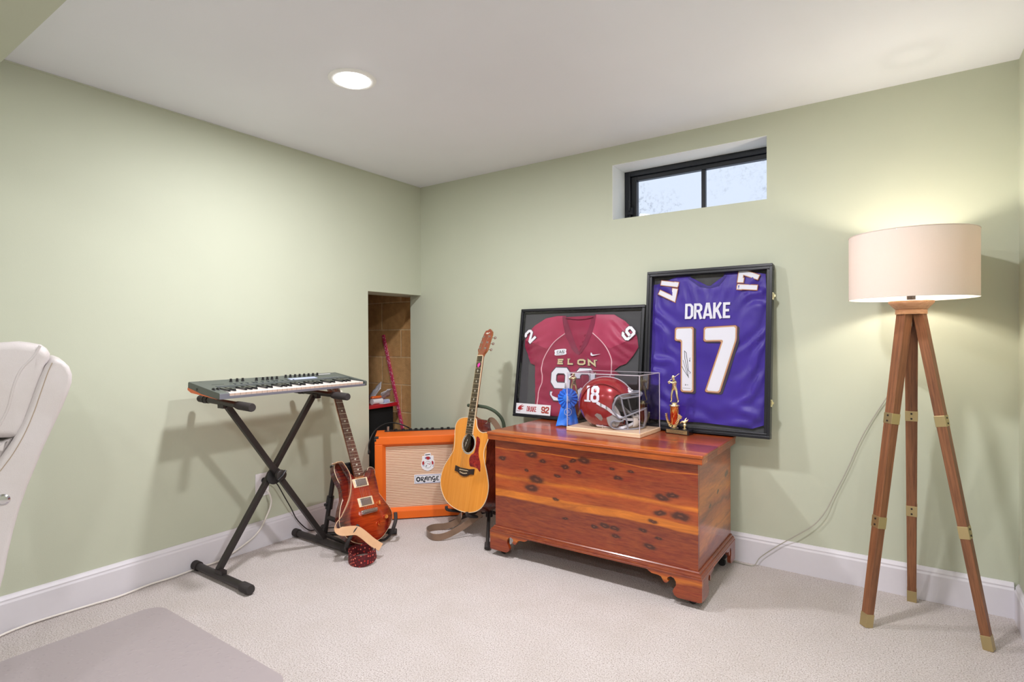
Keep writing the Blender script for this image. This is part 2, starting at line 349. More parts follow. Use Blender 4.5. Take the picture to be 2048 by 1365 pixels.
# ------------------------------------------------------------------ mesh builder
class MB:
    def __init__(s): s.v = []; s.f = []; s.sm = []
    def add(s, vs, fs, smooth=False):
        o = len(s.v); s.v += [tuple(v) for v in vs]
        for f in fs: s.f.append([o+i for i in f]); s.sm.append(smooth)
        return s
    def box(s, x0, x1, y0, y1, z0, z1, m=None):
        vs = [Vector((x, y, z)) for x in (x0, x1) for y in (y0, y1) for z in (z0, z1)]
        if m is not None: vs = [m @ v for v in vs]
        return s.add(vs, [(0, 1, 3, 2), (4, 6, 7, 5), (0, 4, 5, 1), (2, 3, 7, 6), (0, 2, 6, 4), (1, 5, 7, 3)])
    def tube(s, pts, r, seg=12, closed=False, caps=True, flat=None):
        pts = [Vector(p) for p in pts]; n = len(pts)
        rs = r if isinstance(r, (list, tuple)) else [r]*n
        rings = []; up = None
        for i, p in enumerate(pts):
            a = pts[(i-1) % n] if (closed or i > 0) else p
            b = pts[(i+1) % n] if (closed or i < n-1) else p
            d = (b-a).normalized()
            if up is None: up = Vector((0, 0, 1)) if abs(d.z) < .9 else Vector((1, 0, 0))
            x = d.cross(up)
            if x.length < 1e-5: x = d.orthogonal()
            x.normalize(); y = x.cross(d).normalized(); up = y
            fx, fy = flat if flat else (1, 1)
            rings.append([p + x*math.cos(2*PI*k/seg)*rs[i]*fx + y*math.sin(2*PI*k/seg)*rs[i]*fy for k in range(seg)])
        vs = [v for ring in rings for v in ring]; fs = []
        for i in range(n if closed else n-1):
            j = (i+1) % n
            for k in range(seg):
                k2 = (k+1) % seg; fs.append((i*seg+k, j*seg+k, j*seg+k2, i*seg+k2))
        if caps and not closed: fs += [tuple(range(seg)), tuple(range((n-1)*seg, n*seg))[::-1]]
        return s.add(vs, fs, True)
    def lathe(s, prof, seg=40, c=(0, 0, 0), m=None, close=False):
        vs = []; fs = []; n = len(prof)
        for (r, z) in prof:
            for k in range(seg):
                v = Vector((c[0]+r*math.cos(2*PI*k/seg), c[1]+r*math.sin(2*PI*k/seg), c[2]+z)); vs.append(m @ v if m is not None else v)
        for i in range(n if close else n-1):
            j = (i+1) % n
            for k in range(seg):
                k2 = (k+1) % seg; fs.append((i*seg+k, i*seg+k2, j*seg+k2, j*seg+k))
        if not close:
            if prof[0][0] > 1e-6: fs.append(tuple(range(seg))[::-1])
            if prof[-1][0] > 1e-6: fs.append(tuple(range((n-1)*seg, n*seg)))
        return s.add(vs, fs, True)
    def prism(s, out, a, b, plane='xz', m=None, smooth=False):
        """outline extruded along the third axis from a to b; a is the front"""
        def P(u, w, t):
            v = {'xz': (u, t, w), 'yz': (t, u, w), 'xy': (u, w, t)}[plane]; v = Vector(v); return m @ v if m is not None else v
        bm = bmesh.new(); n = len(out)
        A = [bm.verts.new(P(u, w, a)) for u, w in out]; B = [bm.verts.new(P(u, w, b)) for u, w in out]
        bm.faces.new(A); bm.faces.new(B[::-1])
        for i in range(n): bm.faces.new((A[i], B[i], B[(i+1) % n], A[(i+1) % n]))
        bmesh.ops.recalc_face_normals(bm, faces=bm.faces); bm.faces.ensure_lookup_table(); bm.verts.index_update()
        s.add([v.co for v in bm.verts], [[v.index for v in f.verts] for f in bm.faces], smooth); bm.free(); return s
    def xf(s, m):
        s.v = [tuple(m @ Vector(v)) for v in s.v]; return s

def obj(name, mb, mat, parent=None, bevel=0, bseg=2, subsurf=0, sharp=35, solid=0, world=False):
    me = bpy.data.meshes.new(name); me.from_pydata(mb.v, [], mb.f)
    for p, q in zip(me.polygons, mb.sm): p.use_smooth = q
    me.validate(); me.update()
    if mat is not None: me.materials.append(mat)
    o = bpy.data.objects.new(name, me); COL.objects.link(o)
    if any(mb.sm): me.set_sharp_from_angle(angle=math.radians(sharp))
    if solid:
        md = o.modifiers.new('solid', 'SOLIDIFY'); md.thickness = solid; md.offset = 0
    if bevel:
        md = o.modifiers.new('bevel', 'BEVEL'); md.width = bevel; md.segments = bseg; md.limit_method = 'ANGLE'; md.angle_limit = math.radians(40)
    if subsurf:
        md = o.modifiers.new('sub', 'SUBSURF'); md.levels = subsurf; md.render_levels = subsurf
    if parent is not None:
        o.parent = parent
        if world: o.matrix_parent_inverse = basis(parent).inverted()
    return o
def basis(o):
    m = o.matrix_basis
    return m
def fixn(mb):
    bm = bmesh.new(); vs = [bm.verts.new(v) for v in mb.v]
    for f in mb.f:
        try: bm.faces.new([vs[i] for i in f])
        except ValueError: pass
    bmesh.ops.recalc_face_normals(bm, faces=bm.faces); bm.verts.index_update()
    sm = mb.sm[0] if mb.sm else False
    mb.f = [[v.index for v in f.verts] for f in bm.faces]; mb.sm = [sm]*len(mb.f); bm.free(); return mb
def tag(o, label=None, cat=None, group=None, kind=None):
    if label: o['label'] = label
    if cat: o['category'] = cat
    if group: o['group'] = group
    if kind: o['kind'] = kind
    return o
def thing(name, label, cat, loc=(0, 0, 0), rz=0.0, group=None, m=None):
    o = bpy.data.objects.new(name, None); COL.objects.link(o); o.empty_display_size = .05
    if m is not None: o.matrix_basis = m
    else: o.location = loc; o.rotation_euler = (0, 0, rz)
    return tag(o, label, cat, group)
def struct(name, mb, mat, label=None, **kw):
    o = obj(name, mb, mat, **kw); o['kind'] = 'structure'
    if label: o['label'] = label
    return o
def copy_tree(o, parent=None):
    c = o.copy(); COL.objects.link(c); c.parent = parent
    for ch in [x for x in S.objects if x.parent == o]: copy_tree(ch, c)
    return c
def T(x, y, z): return Matrix.Translation((x, y, z))
def RZ(a): return Matrix.Rotation(a, 4, 'Z')
def RX(a): return Matrix.Rotation(a, 4, 'X')
def RY(a): return Matrix.Rotation(a, 4, 'Y')
def catmull(pts, n=8, closed=True):
    P = [Vector((*p, 0)[:3]) for p in pts]; N = len(P); out = []
    rng = range(N) if closed else range(N-1)
    for i in rng:
        g = (lambda k: P[k % N]) if closed else (lambda k: P[max(0, min(N-1, k))])
        p0, p1, p2, p3 = g(i-1), g(i), g(i+1), g(i+2)
        for k in range(n):
            t = k/n
            out.append(.5*((2*p1)+(-p0+p2)*t+(2*p0-5*p1+4*p2-p3)*t*t+(-p0+3*p1-3*p2+p3)*t**3))
    if not closed: out.append(P[-1])
    if len(pts[0]) == 2: return [(p.x, p.y) for p in out]
    return out
def relief(outline, step, depth, back=None, off=0.0):
    """silhouette in x,z clipped to a grid; front surface at y=-depth(x,z); optional flat back and side walls"""
    bm = bmesh.new(); vs = [bm.verts.new((x, 0, z)) for x, z in outline]; bm.faces.new(vs)
    bmesh.ops.triangulate(bm, faces=bm.faces, ngon_method='EAR_CLIP')
    xs = [x for x, z in outline]; zs = [z for x, z in outline]
    def cuts(lo, hi): 
        k = math.ceil(lo/step)
        while k*step < hi: yield k*step; k += 1
    for x in cuts(min(xs), max(xs)): bmesh.ops.bisect_plane(bm, geom=bm.verts[:]+bm.edges[:]+bm.faces[:], plane_co=(x, 0, 0), plane_no=(1, 0, 0))
    for z in cuts(min(zs), max(zs)): bmesh.ops.bisect_plane(bm, geom=bm.verts[:]+bm.edges[:]+bm.faces[:], plane_co=(0, 0, z), plane_no=(0, 0, 1))
    bmesh.ops.remove_doubles(bm, verts=bm.verts, dist=1e-5)
    bset = set()
    if back is not None:
        be = [e for e in bm.edges if e.is_boundary]
        r = bmesh.ops.extrude_edge_only(bm, edges=be)
        for v in [g for g in r['geom'] if isinstance(g, bmesh.types.BMVert)]: bset.add(v); v.co.y = back
        bmesh.ops.holes_fill(bm, edges=[e for e in bm.edges if e.is_boundary], sides=0)
    for v in bm.verts:
        if v not in bset: v.co.y = -depth(v.co.x, v.co.z)+off
    if back is not None: bmesh.ops.recalc_face_normals(bm, faces=bm.faces)
    else:
        bad = [f for f in bm.faces if f.calc_area() < 1e-9]
        if bad: bmesh.ops.delete(bm, geom=bad, context='FACES_ONLY')
        bm.normal_update()
        for f in bm.faces:
            if f.normal.y > 0: f.normal_flip()
    bm.verts.index_update()
    mb = MB().add([v.co for v in bm.verts], [[v.index for v in f.verts] for f in bm.faces], True); bm.free(); return mb
def edge_dist(outline):
    P = [Vector(p) for p in outline]
    def f(x, z):
        q = Vector((x, z)); best = 9
        for i in range(len(P)):
            a, b = P[i], P[(i+1) % len(P)]; d = b-a
            t = max(0, min(1, (q-a).dot(d)/max(d.length_squared, 1e-12))); best = min(best, (q-(a+d*t)).length)
        return best
    return f

# ------------------------------------------------------------------ lettering from strokes
STK = [0]
def stroke(mb, pts, w, y0, y1, closed=False, ext=0.0, m=None):
    STK[0] = (STK[0]+1) % 6; y0 = y0-STK[0]*4e-5*min(1, abs(y1-y0)/.0009)
    P = [Vector(p) for p in pts]; n = len(P)
    if not closed and ext:
        P[0] = P[0]+(P[0]-P[1]).normalized()*ext; P[-1] = P[-1]+(P[-1]-P[-2]).normalized()*ext
    L, Rr = [], []
    for i in range(n):
        a = P[(i-1) % n] if (closed or i) else None; b = P[(i+1) % n] if (closed or i < n-1) else None
        d1 = (P[i]-a).normalized() if a is not None else None; d2 = (b-P[i]).normalized() if b is not None else None
        if d1 is None: d1 = d2
        if d2 is None: d2 = d1
        n1 = Vector((-d1.y, d1.x)); n2 = Vector((-d2.y, d2.x)); mm = (n1+n2)
        mm = mm.normalized() if mm.length > 1e-4 else n1
        k = min(1/max(mm.dot(n1), .35), 2.6); L.append(P[i]+mm*w*k); Rr.append(P[i]-mm*w*k)
    for i in range(n if closed else n-1):
        j = (i+1) % n; q = [L[i], L[j], Rr[j], Rr[i]]
        vs = [Vector((a.x, y, a.y)) for y in (y0, y1) for a in q]
        if m is not None: vs = [m @ v for v in vs]
        mb.add(vs, [(0, 1, 2, 3), (7, 6, 5, 4), (0, 4, 5, 1), (1, 5, 6, 2), (2, 6, 7, 3), (3, 7, 4, 0)])
G = {
 '1': (.5, [[(.12, .9), (.42, .9)], [(.34, 0), (.34, 1)]]),
 '1s': (.62, [[(.1, .78), (.34, .9)], [(.34, .02), (.34, 1)], [(.06, .05), (.62, .05)]]),
 '7': (.9, [[(.09, .74), (.09, .91), (.80, .91), (.38, 0)]]),
 '7b': (.9, [[(.0, .9), (.86, .9), (.4, 0)]]),
 '9': (.9, [[(.13, .26), (.13, .2), (.26, .09), (.66, .09), (.79, .2), (.79, .8), (.66, .91), (.26, .91), (.13, .8), (.13, .58), (.26, .46), (.79, .46)]]),
 '2': (.9, [[(.13, .70), (.13, .8), (.26, .91), (.66, .91), (.79, .8), (.79, .62), (.13, .2), (.13, .09), (.86, .09)]]),
 '8': (.9, [[(.28, .93), (.62, .93), (.76, .84), (.76, .64), (.62, .52), (.28, .52), (.14, .64), (.14, .84), 'c'], [(.28, .52), (.62, .52), (.79, .4), (.79, .18), (.62, .07), (.28, .07), (.11, .18), (.11, .4), 'c']]),
 'D': (.8, [[(.12, .09), (.12, .91), (.5, .91), (.68, .78), (.68, .22), (.5, .09), 'c']]),
 'R': (.82, [[(.12, 0), (.12, .91), (.52, .91), (.68, .8), (.68, .6), (.52, .5), (.12, .5)], [(.45, .5), (.7, 0)]]),
 'A': (.86, [[(.08, 0), (.36, .93), (.5, .93), (.78, 0)], [(.2, .25), (.66, .25)]]),
 'K': (.84, [[(.12, 0), (.12, 1)], [(.7, 1), (.2, .42)], [(.36, .58), (.74, 0)]]),
 'E': (.72, [[(.64, .91), (.12, .91), (.12, .09), (.66, .09)], [(.12, .5), (.56, .5)]]),
 'L': (.7, [[(.12, 1), (.12, .09), (.64, .09)]]),
 'O': (.9, [[(.28, .91), (.62, .91), (.78, .74), (.78, .26), (.62, .09), (.28, .09), (.12, .26), (.12, .74), 'c']]),
 'N': (.9, [[(.12, 0), (.12, .95), (.72, .05), (.72, 1)]]),
 'G': (.86, [[(.72, .74), (.58, .91), (.28, .91), (.12, .74), (.12, .26), (.28, .09), (.6, .09), (.72, .22), (.72, .46), (.44, .46)]]),
 'C': (.84, [[(.72, .74), (.58, .91), (.28, .91), (.12, .74), (.12, .26), (.28, .09), (.6, .09), (.72, .26)]]),
}
SERIF = {'E': [(.04, .96, .3, .96), (.04, .04, .3, .04)], 'L': [(.0, .96, .3, .96)], 'N': [(.0, .96, .24, .96), (.0, .04, .26, .04), (.6, .96, .9, .96)],
         'R': [(.0, .04, .28, .04), (.56, .04, .86, .04)], 'A': [(-.04, .04, .24, .04), (.62, .04, .92, .04)], 'K': [(.0, .04, .28, .04), (.0, .96, .28, .96), (.6, .04, .88, .04), (.56, .96, .84, .96)], 'D': [(.0, .96, .2, .96), (.0, .04, .2, .04)]}
def letters(mb, text, x, z, w, h, sw, y0, y1, gap=.0, ext=0.0, m=None, serif=0.0, shear=0.0):
    for ch in text:
        if ch == ' ': x += w*.5+gap; continue
        cw, st = G[ch]
        for pl in st:
            closed = pl[-1] == 'c'; pp = pl[:-1] if closed else pl
            stroke(mb, [(x+u*w+shear*v*h, z+v*h) for u, v in pp], sw, y0, y1, closed, ext, m)
        if serif:
            for (a, b, c, d) in SERIF.get(ch, []): stroke(mb, [(x+a*w, z+b*h), (x+c*w, z+d*h)], serif, y0, y1, False, ext, m)
        x += cw*w+gap
    return x
def ribbon(pts, wid, width, thick=.0015):
    """strip following pts; wid = list of width directions"""
    mb = MB(); P = [Vector(p) for p in pts]; n = len(P); vs = []
    for i in range(n):
        d = (P[min(i+1, n-1)]-P[max(i-1, 0)]).normalized(); w = Vector(wid[i] if isinstance(wid[0], (list, tuple, Vector)) else wid)
        w = (w-d*w.dot(d)).normalized(); nn = w.cross(d).normalized()
        for a, b in ((-1, -1), (1, -1), (1, 1), (-1, 1)): vs.append(P[i]+w*a*width/2+nn*b*thick/2)
    fs = []
    for i in range(n-1):
        for k in range(4): fs.append((i*4+k, i*4+(k+1) % 4, (i+1)*4+(k+1) % 4, (i+1)*4+k))
    fs += [(3, 2, 1, 0), ((n-1)*4, (n-1)*4+1, (n-1)*4+2, (n-1)*4+3)]
    return fixn(mb.add(vs, fs, True))

# ------------------------------------------------------------------ the room
FX, FY = 4.7, -5.4
struct('floor', MB().box(-1.4, FX, FY, .3, -.1, 0), M['carpet'])
struct('ceiling', MB().box(-.3, FX, FY, .3, CEIL, CEIL+.1), M['ceiling'])
# left wall with the low alcove opening by the corner
w = MB().box(-.218, 0, FY, -.475, 0, CEIL).box(-.218, 0, -.475, .14, 1.386, CEIL)
struct('wall_left', w, M['wall'])
# back wall around the basement window; its drywall runs on a little way into the alcove
wx0, wx1, wz0, wz1 = 1.45, 2.236, 1.735, 2.034
w = MB().box(0, wx0, 0, .24, 0, CEIL).box(wx1, WX+.1, 0, .02, 0, CEIL).box(wx1+.11, WX+.1, .02, .24, 0, CEIL).box(wx0, wx1, 0, .02, 0, wz0).box(wx0, wx1+.11, .02, .24, 0, wz0-.045).box(wx0, wx1+.11, .02, .24, wz1, CEIL).box(wx0, wx1, 0, .02, wz1, CEIL)
w.box(-.104, 0, 0, .02, 0, 1.386)
struct('wall_back', w, M['wall'])
struct('wall_alcove_back', MB().box(-1.4, -.0005, .09, .24, 0, 1.386).box(-1.4, -.219, .09, .24, 1.386, 1.9), M['block'], 'tan cinder block wall inside the alcove')
struct('wall_alcove_side', MB().box(-1.4, -1.3, -1.6, .09, 0, 1.9).box(-1.4, -.219, -1.7, -1.6, 0, 1.9), M['block'])
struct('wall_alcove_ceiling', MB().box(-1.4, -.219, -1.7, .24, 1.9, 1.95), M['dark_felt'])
struct('wall_right', MB().box(WX, WX+.1, -1.9, 0, 0, CEIL), M['wall'])
struct('wall_right_return', MB().box(WX+.1, FX, -1.9, -1.8, 0, CEIL), M['wall'])
struct('wall_far_right', MB().box(FX, FX+.1, FY, -1.8, 0, CEIL), M['wall'])
struct('wall_front', MB().box(-.2, FX, FY-.1, FY, 0, CEIL), M['wall'])
# boxed-in soffit over the desk end of the room
struct('trim_1', MB().box(.0005, FX, -3.0, -2.293, 2.0, CEIL-.0005), M['wall'], 'green painted boxed-in beam under the ceiling')
# thin caulk bead where the left wall meets the ceiling
struct('trim_2', MB().box(0, .004, -2.29, -.0, CEIL-.006, CEIL-.0005), M['wall'])
def baseboard(name, p0, p1, inward):
    p0, p1 = Vector(p0), Vector(p1); d = (p1-p0); L = d.length; d.normalize(); n = Vector(inward)
    prof = [(0, 0), (.0145, 0), (.0145, .108), (.011, .116), (.0115, .122), (.006, .132), (.004, .1365), (0, .1365)]
    mb = MB(); vs = []
    for q in (p0, p1):
        for a, z in prof: vs.append((q.x+n.x*a, q.y+n.y*a, z))
    k = len(prof); fs = [(i, (i+1) % k, k+(i+1) % k, k+i) for i in range(k)]+[tuple(range(k)), tuple(range(k, 2*k))[::-1]]
    return struct(name, fixn(mb.add(vs, fs)), M['base'])
baseboard('baseboard_left', (0.0003, FY, 0), (0.0003, -.475, 0), (1, 0, 0))
baseboard('baseboard_back', (-.104, -.0003, 0), (WX-.0145, -.0003, 0), (0, -1, 0))
baseboard('baseboard_right', (WX-.0003, -.012, 0), (WX-.0003, -1.9, 0), (-1, 0, 0))

# window
win = thing('window_1', None, None, (wx0, 0, wz0)); win['kind'] = 'structure'; win['label'] = 'black framed basement window in a white recess'
ww, wh = wx1-wx0+.11, wz1-wz0
t_ = .0012; zb0 = -.045
obj('window_reveal', MB().box(0, t_, .0005, .165, 0, wh).box(ww-t_, ww, .0205, .165, zb0, wh).box(0, ww, .0205, .165, zb0, zb0+t_).box(0, ww-.11, .0005, .0205, wh-t_, wh).box(0, ww, .0205, .165, wh-t_, wh), M['reveal'], win)
fr = MB().box(0.001, .035, .165, .225, zb0, wh).box(ww-.045, ww-.001, .165, .225, zb0, wh).box(.035, ww-.045, .165, .225, wh-.030, wh-.001).box(.035, ww-.045, .165, .225, zb0+.001, zb0+.03)
obj('window_frame', fr, M['window_black'], win, bevel=.003)
sa = MB().box(.035, .068, .180, .215, zb0+.03, wh-.030).box(ww-.078, ww-.045, .180, .215, zb0+.03, wh-.030).box(.068, ww-.078, .180, .215, wh-.055, wh-.030).box(.068, ww-.078, .180, .215, zb0+.03, zb0+.05)
s_ = obj('sash', sa, M['window_black'], win, bevel=.003)
obj('mullion', MB().box(.430, .451, .183, .212, zb0+.05, wh-.055), M['window_black'], s_, bevel=.003)
obj('latch', MB().box(.02, .05, .155, .18, .05, .09).tube([(.035, .15, .07), (.035, .145, .13)], .005), M['window_black'], win)
obj('pane', MB().box(.068, .430, .197, .200, zb0+.05, wh-.055), M['pane'], s_)
obj('pane', MB().box(.451, ww-.078, .197, .200, zb0+.05, wh-.055), M['pane'], s_)

# ceiling downlights; those behind the camera and in the bay are added fill
def downlight(i, x, y):
    lab = ['round glowing recessed downlight nearest the left wall', 'round recessed downlight above the cedar chest, just past the top of the view'][i] if i < 2 else \
          ['unseen downlight added as fill behind the green beam, left', 'unseen downlight added as fill behind the green beam, right', 'unseen downlight added as fill over the side bay', 'unseen downlight added as fill at the far end of the side bay'][i-2]
    t = thing('recessed_light', lab, 'ceiling light', (x, y, CEIL), group='recessed ceiling downlights')
    obj('trim_ring', MB().lathe([(.072, -.001), (.072, -.006), (.082, -.0075), (.094, -.003), (.095, 0)], 48, close=True), M['reveal'], t)
    obj('diffuser', MB().lathe([(.0001, -.022), (.03, -.0205), (.055, -.0155), (.068, -.008), (.0715, -.001)], 48), M['led'], t)
    ld = bpy.data.lights.new('downlight', 'AREA'); ld.shape = 'DISK'; ld.size = .14; ld.energy = LIGHT_W*(1.35, 1.35, .45, 1.15, 1.5, 1.2)[i]; ld.color = (.985, .965, 1)
    lo = bpy.data.objects.new('downlight_lamp', ld); COL.objects.link(lo); lo.parent = t; lo.location = (0, 0, -.0245)
for i, (x, y) in enumerate(DOWNLIGHTS): downlight(i, x, y)

# ------------------------------------------------------------------ cedar chest
ch = thing('cedar_chest', 'red cedar blanket chest with a knotty front and scrolled bracket feet under the framed jerseys', 'chest', (0, 0, 0))
X0, X1, Y0, Y1 = 1.08, 2.086, -.60, -.075
obj('front_panel', MB().box(X0, X1, Y0, Y0+.018, .125, .598), M['cedar_front'], ch, bevel=.0015)
obj('side_panel', MB().box(X1-.018, X1, Y0+.0182, Y1, .125, .598), M['cedar_side'], ch)
obj('side_panel', MB().box(X0, X0+.018, Y0+.0182, Y1, .125, .598), M['cedar_side'], ch)
obj('back_panel', MB().box(X0+.018, X1-.018, Y1-.016, Y1, .125, .598), M['cedar_front'], ch)
obj('bottom_board', MB().box(X0+.018, X1-.018, Y0+.018, Y1-.016, .125, .14), M['cedar_base'], ch)
# lid: board with moulded nosing, apron rail hanging below on three sides
LX0, LX1, LY0, LY1 = 1.042, 2.112, -.622, -.07
lid = obj('lid', MB().box(LX0, LX1, LY0, LY1, .602, .617), M['cedar_top'], ch, bevel=.005, bseg=3)
obj('lid_apron', MB().box(LX0+.004, LX1-.004, LY0+.004, LY0+.02, .578, .602).box(LX0+.004, LX0+.02, LY0+.02, LY1, .578, .602).box(LX1-.02, LX1-.004, LY0+.02, LY1, .578, .602), M['cedar_top'], lid, bevel=.002)
# plinth moulding
mprof = [(.0, .147), (.004, .147), (.008, .143), (.009, .138), (.013, .137), (.017, .131), (.018, .126), (.021, .124), (.021, .118), (0, .118)]
def plinth_mould():
    mb = MB(); rings = []
    for a, z in mprof:
        rings.append([(X0-a, Y0-a, z), (X1+a, Y0-a, z), (X1+a, Y1, z), (X0-a, Y1, z)])
    vs = [v for r in rings for v in r]; k = 4; fs = []
    for i in range(len(rings)-1):
        for j in (0, 1, 3): fs.append((i*k+j, i*k+(j+1) % k, (i+1)*k+(j+1) % k, (i+1)*k+j))
    return fixn(mb.add(vs, fs))
obj('plinth_moulding', plinth_mould(), M['cedar_base'], ch)
# scrolled bracket foot outline: u from the corner, w height
foot = [(0, .124), (0, .034), (.012, .030), (.098, .030), (.112, .038), (.118, .052), (.112, .066), (.104, .078), (.105, .094), (.113, .106), (.126, .110), (.139, .103), (.141, .094), (.134, .089), (.142, .080), (.152, .079),
        (.160, .089), (.166, .100), (.178, .104), (.205, .105), (.22, .112), (.232, .124)]
def foot_part(m, mat):
    mb = MB().prism(foot, 0, .016, 'xz', m); return obj('bracket_foot', mb, mat, ch)
yb, xb = Y0-.02, X1+.02
foot_part(T(X0-.02, yb, 0), M['cedar_base'])
foot_part(T(X1+.02, yb+.016, 0) @ RZ(PI), M['cedar_base'])
sidefoot = [(u*.72, w) for u, w in foot]
for (yy, fl) in ((yb+.016, 1), (Y1-.0, -1)):
    for xx in (X1+.004, X0-.02):
        mb = MB().prism([(yy+fl*u, w) for u, w in sidefoot], xx, xx+.016, 'yz'); obj('bracket_foot', fixn(mb), M['cedar_base_side'], ch)
obj('plinth_block', MB().box(X0+.03, X1-.03, Y1-.016, Y1-.001, .06, .124), M['cedar_base'], ch)
for cx, cy in ((X0+.03, Y0+.03), (X1-.03, Y0+.03), (X0+.03, Y1-.04), (X1-.03, Y1-.04)):
    c = obj('caster', MB().lathe([(.0001, -.011), (.014, -.011), (.018, -.006), (.018, .006), (.014, .011), (.0001, .011)], 20, m=T(cx, cy, .018) @ RX(PI/2)), M['black_plastic'], ch)
    obj('caster_stem', MB().box(cx-.012, cx+.012, cy-.015, cy+.015, .036, .041).tube([(cx, cy+.014, .02), (cx, cy+.014, .04)], .004, 8).box(cx-.02, cx+.02, cy-.02, cy+.02, .041, .125), M['black_metal'], c)

# ------------------------------------------------------------------ framed jerseys
def frame_box(t, w, h, fw, dep, mat, gy, inner=.006):
    """moulding with the front at y=0; glass at gy; backing near the rear"""
    mb = MB()
    for (x0, x1, z0, z1) in ((-w/2, w/2, 0, fw), (-w/2, w/2, h-fw, h), (-w/2, -w/2+fw, fw, h-fw), (w/2-fw, w/2, fw, h-fw)): mb.box(x0, x1, 0, dep, z0, z1)
    f = obj('frame', mb, mat, t, bevel=.0025)
    obj('backing_board', MB().box(-w/2+fw, w/2-fw, dep-.006, dep-.0005, fw, h-fw), M['backing'], t)
    obj('glass', MB().box(-w/2+fw, w/2-fw, gy, gy+.002, fw, h-fw), M['glass'], t)
    return f
def wr(x, z, s=0): return noise.noise(Vector((x*9+s, z*9, s)))
# maroon jersey
E_ = thing('framed_jersey', 'wide black frame holding a maroon football jersey numbered 92, leaning on the wall', 'framed jersey', group='framed football jerseys', m=T(1.254, -.13, .6228) @ RX(math.radians(-9)))
ew, eh = .785, .645
f = frame_box(E_, ew, eh, .016, .034, M['frame_black'], .007)
obj('inner_lip', MB().box(-ew/2+.016, ew/2-.016, .0105, .013, eh-.022, eh-.016).box(-ew/2+.016, -ew/2+.022, .0105, .013, .016, eh-.022).box(ew/2-.022, ew/2-.016, .0105, .013, .016, eh-.022), M['black_gloss'], f)
oL = [(-.089, .6), (-.149, .6), (-.223, .588), (-.296, .547), (-.345, .497), (-.360, .455), (-.356, .414), (-.330, .37), (-.306, .355), (-.307, .318), (-.26, .303), (-.262, .232), (-.250, .162), (-.256, .087), (-.247, .02)]
oR = [(.23, .02), (.234, .12), (.233, .168), (.236, .25), (.232, .292), (.261, .316), (.298, .329), (.333, .371), (.361, .418), (.352, .47), (.338, .505), (.278, .561), (.211, .599), (.098, .603)]
nk = [(.098, .603), (.079, .56), (.058, .500), (.034, .44), (.012, .386), (-.012, .43), (-.055, .511), (-.078, .56), (-.089, .6)]
jersey_out = oL+oR+nk[1:-1]
ed = edge_dist(jersey_out)
def dE(x, z):
    e = min(ed(x, z)/.02, 1.0); d = .004+.004*e
    sl = max(0, abs(x)-.17)/.15
    d += .006*min(1, sl)*math.sin((x*.6+z*(1 if x < 0 else -1)*-1.1)*95+4*wr(x, z, 2))*e
    d += .005*math.sin(z*60+x*9+5*wr(x, z, 1))*e*max(0, .5-z)*1.6+.006*wr(x*.7, z*1.6, 5)*e
    return max(.001, d)
jr = obj('jersey', relief(jersey_out, .0125, dE, None, .024), M['maroon'], E_, sharp=80)
# shiny shoulder yokes
yL = [(-.10, .598), (-.149, .599), (-.223, .587), (-.296, .546), (-.345, .497), (-.358, .458), (-.30, .44), (-.255, .425), (-.20, .405), (-.158, .441), (-.088, .497), (-.082, .52)]
yR = [(.105, .601), (.211, .598), (.278, .56), (.338, .505), (.352, .47), (.30, .45), (.25, .43), (.2, .41), (.156, .441), (.088, .497), (.09, .54)]
for yy in (yL, yR): obj('shoulder_yoke', relief(yy, .0125, lambda x, z: dE(x, z)+.0016, None, .024), M['maroon_satin'], jr, sharp=80)
collar = [(-.089, .6), (-.112, .597), (-.10, .54), (-.081, .479), (-.035, .405), (.0, .377), (.013, .372), (.03, .385), (.06, .43), (.086, .497), (.10, .55), (.104, .598), (.079, .592)]
cin = [(.072, .56), (.054, .5), (.034, .44), (.012, .392), (-.012, .43), (-.05, .511), (-.073, .56)]
obj('collar', relief(collar+cin, .0125, lambda x, z: dE(x, z)+.002, None, .024), M['maroon_rib'], jr, sharp=80)
obj('jersey_back', MB().prism([(-.095, .583), (-.04, .59), (.04, .59), (.095, .585), (.09, .48), (.014, .37), (-.07, .46)], .0205, .0225), M['maroon_mesh'], jr)
obj('collar_back', MB().tube([(-.088, .0195, .585), (-.04, .018, .577), (.0, .0175, .574), (.045, .018, .577), (.088, .0195, .586)], .009, 8, flat=(1, .4)), M['maroon_rib'], jr)
def pipe(pts):
    P = catmull(pts, 6, False)
    return MB().tube([(x, .024-dE(x, z)-.001, z) for x, z in P], .0032, 6, flat=(1, 1))
obj('piping', pipe([(-.086, .495), (-.158, .441), (-.21, .356), (-.224, .304), (-.216, .221), (-.236, .143), (-.231, .03)]), M['pipe'], jr)
obj('piping', pipe([(.089, .497), (.156, .441), (.2, .381), (.217, .321), (.213, .25), (.22, .12), (.22, .03)]), M['pipe'], jr)
yt = .0125
n9 = MB(); n9w = MB()
for mb, ex, y in ((n9, .0055, yt+.0006), (n9w, 0, yt)):
    letters(mb, '92', -.155, .108, .138, .190, .0158+ex, y, y+.0012, gap=.028, ext=ex)
nn = obj('number', n9w, M['white_vinyl'], jr); obj('number_outline', n9, M['grey_outline'], nn)
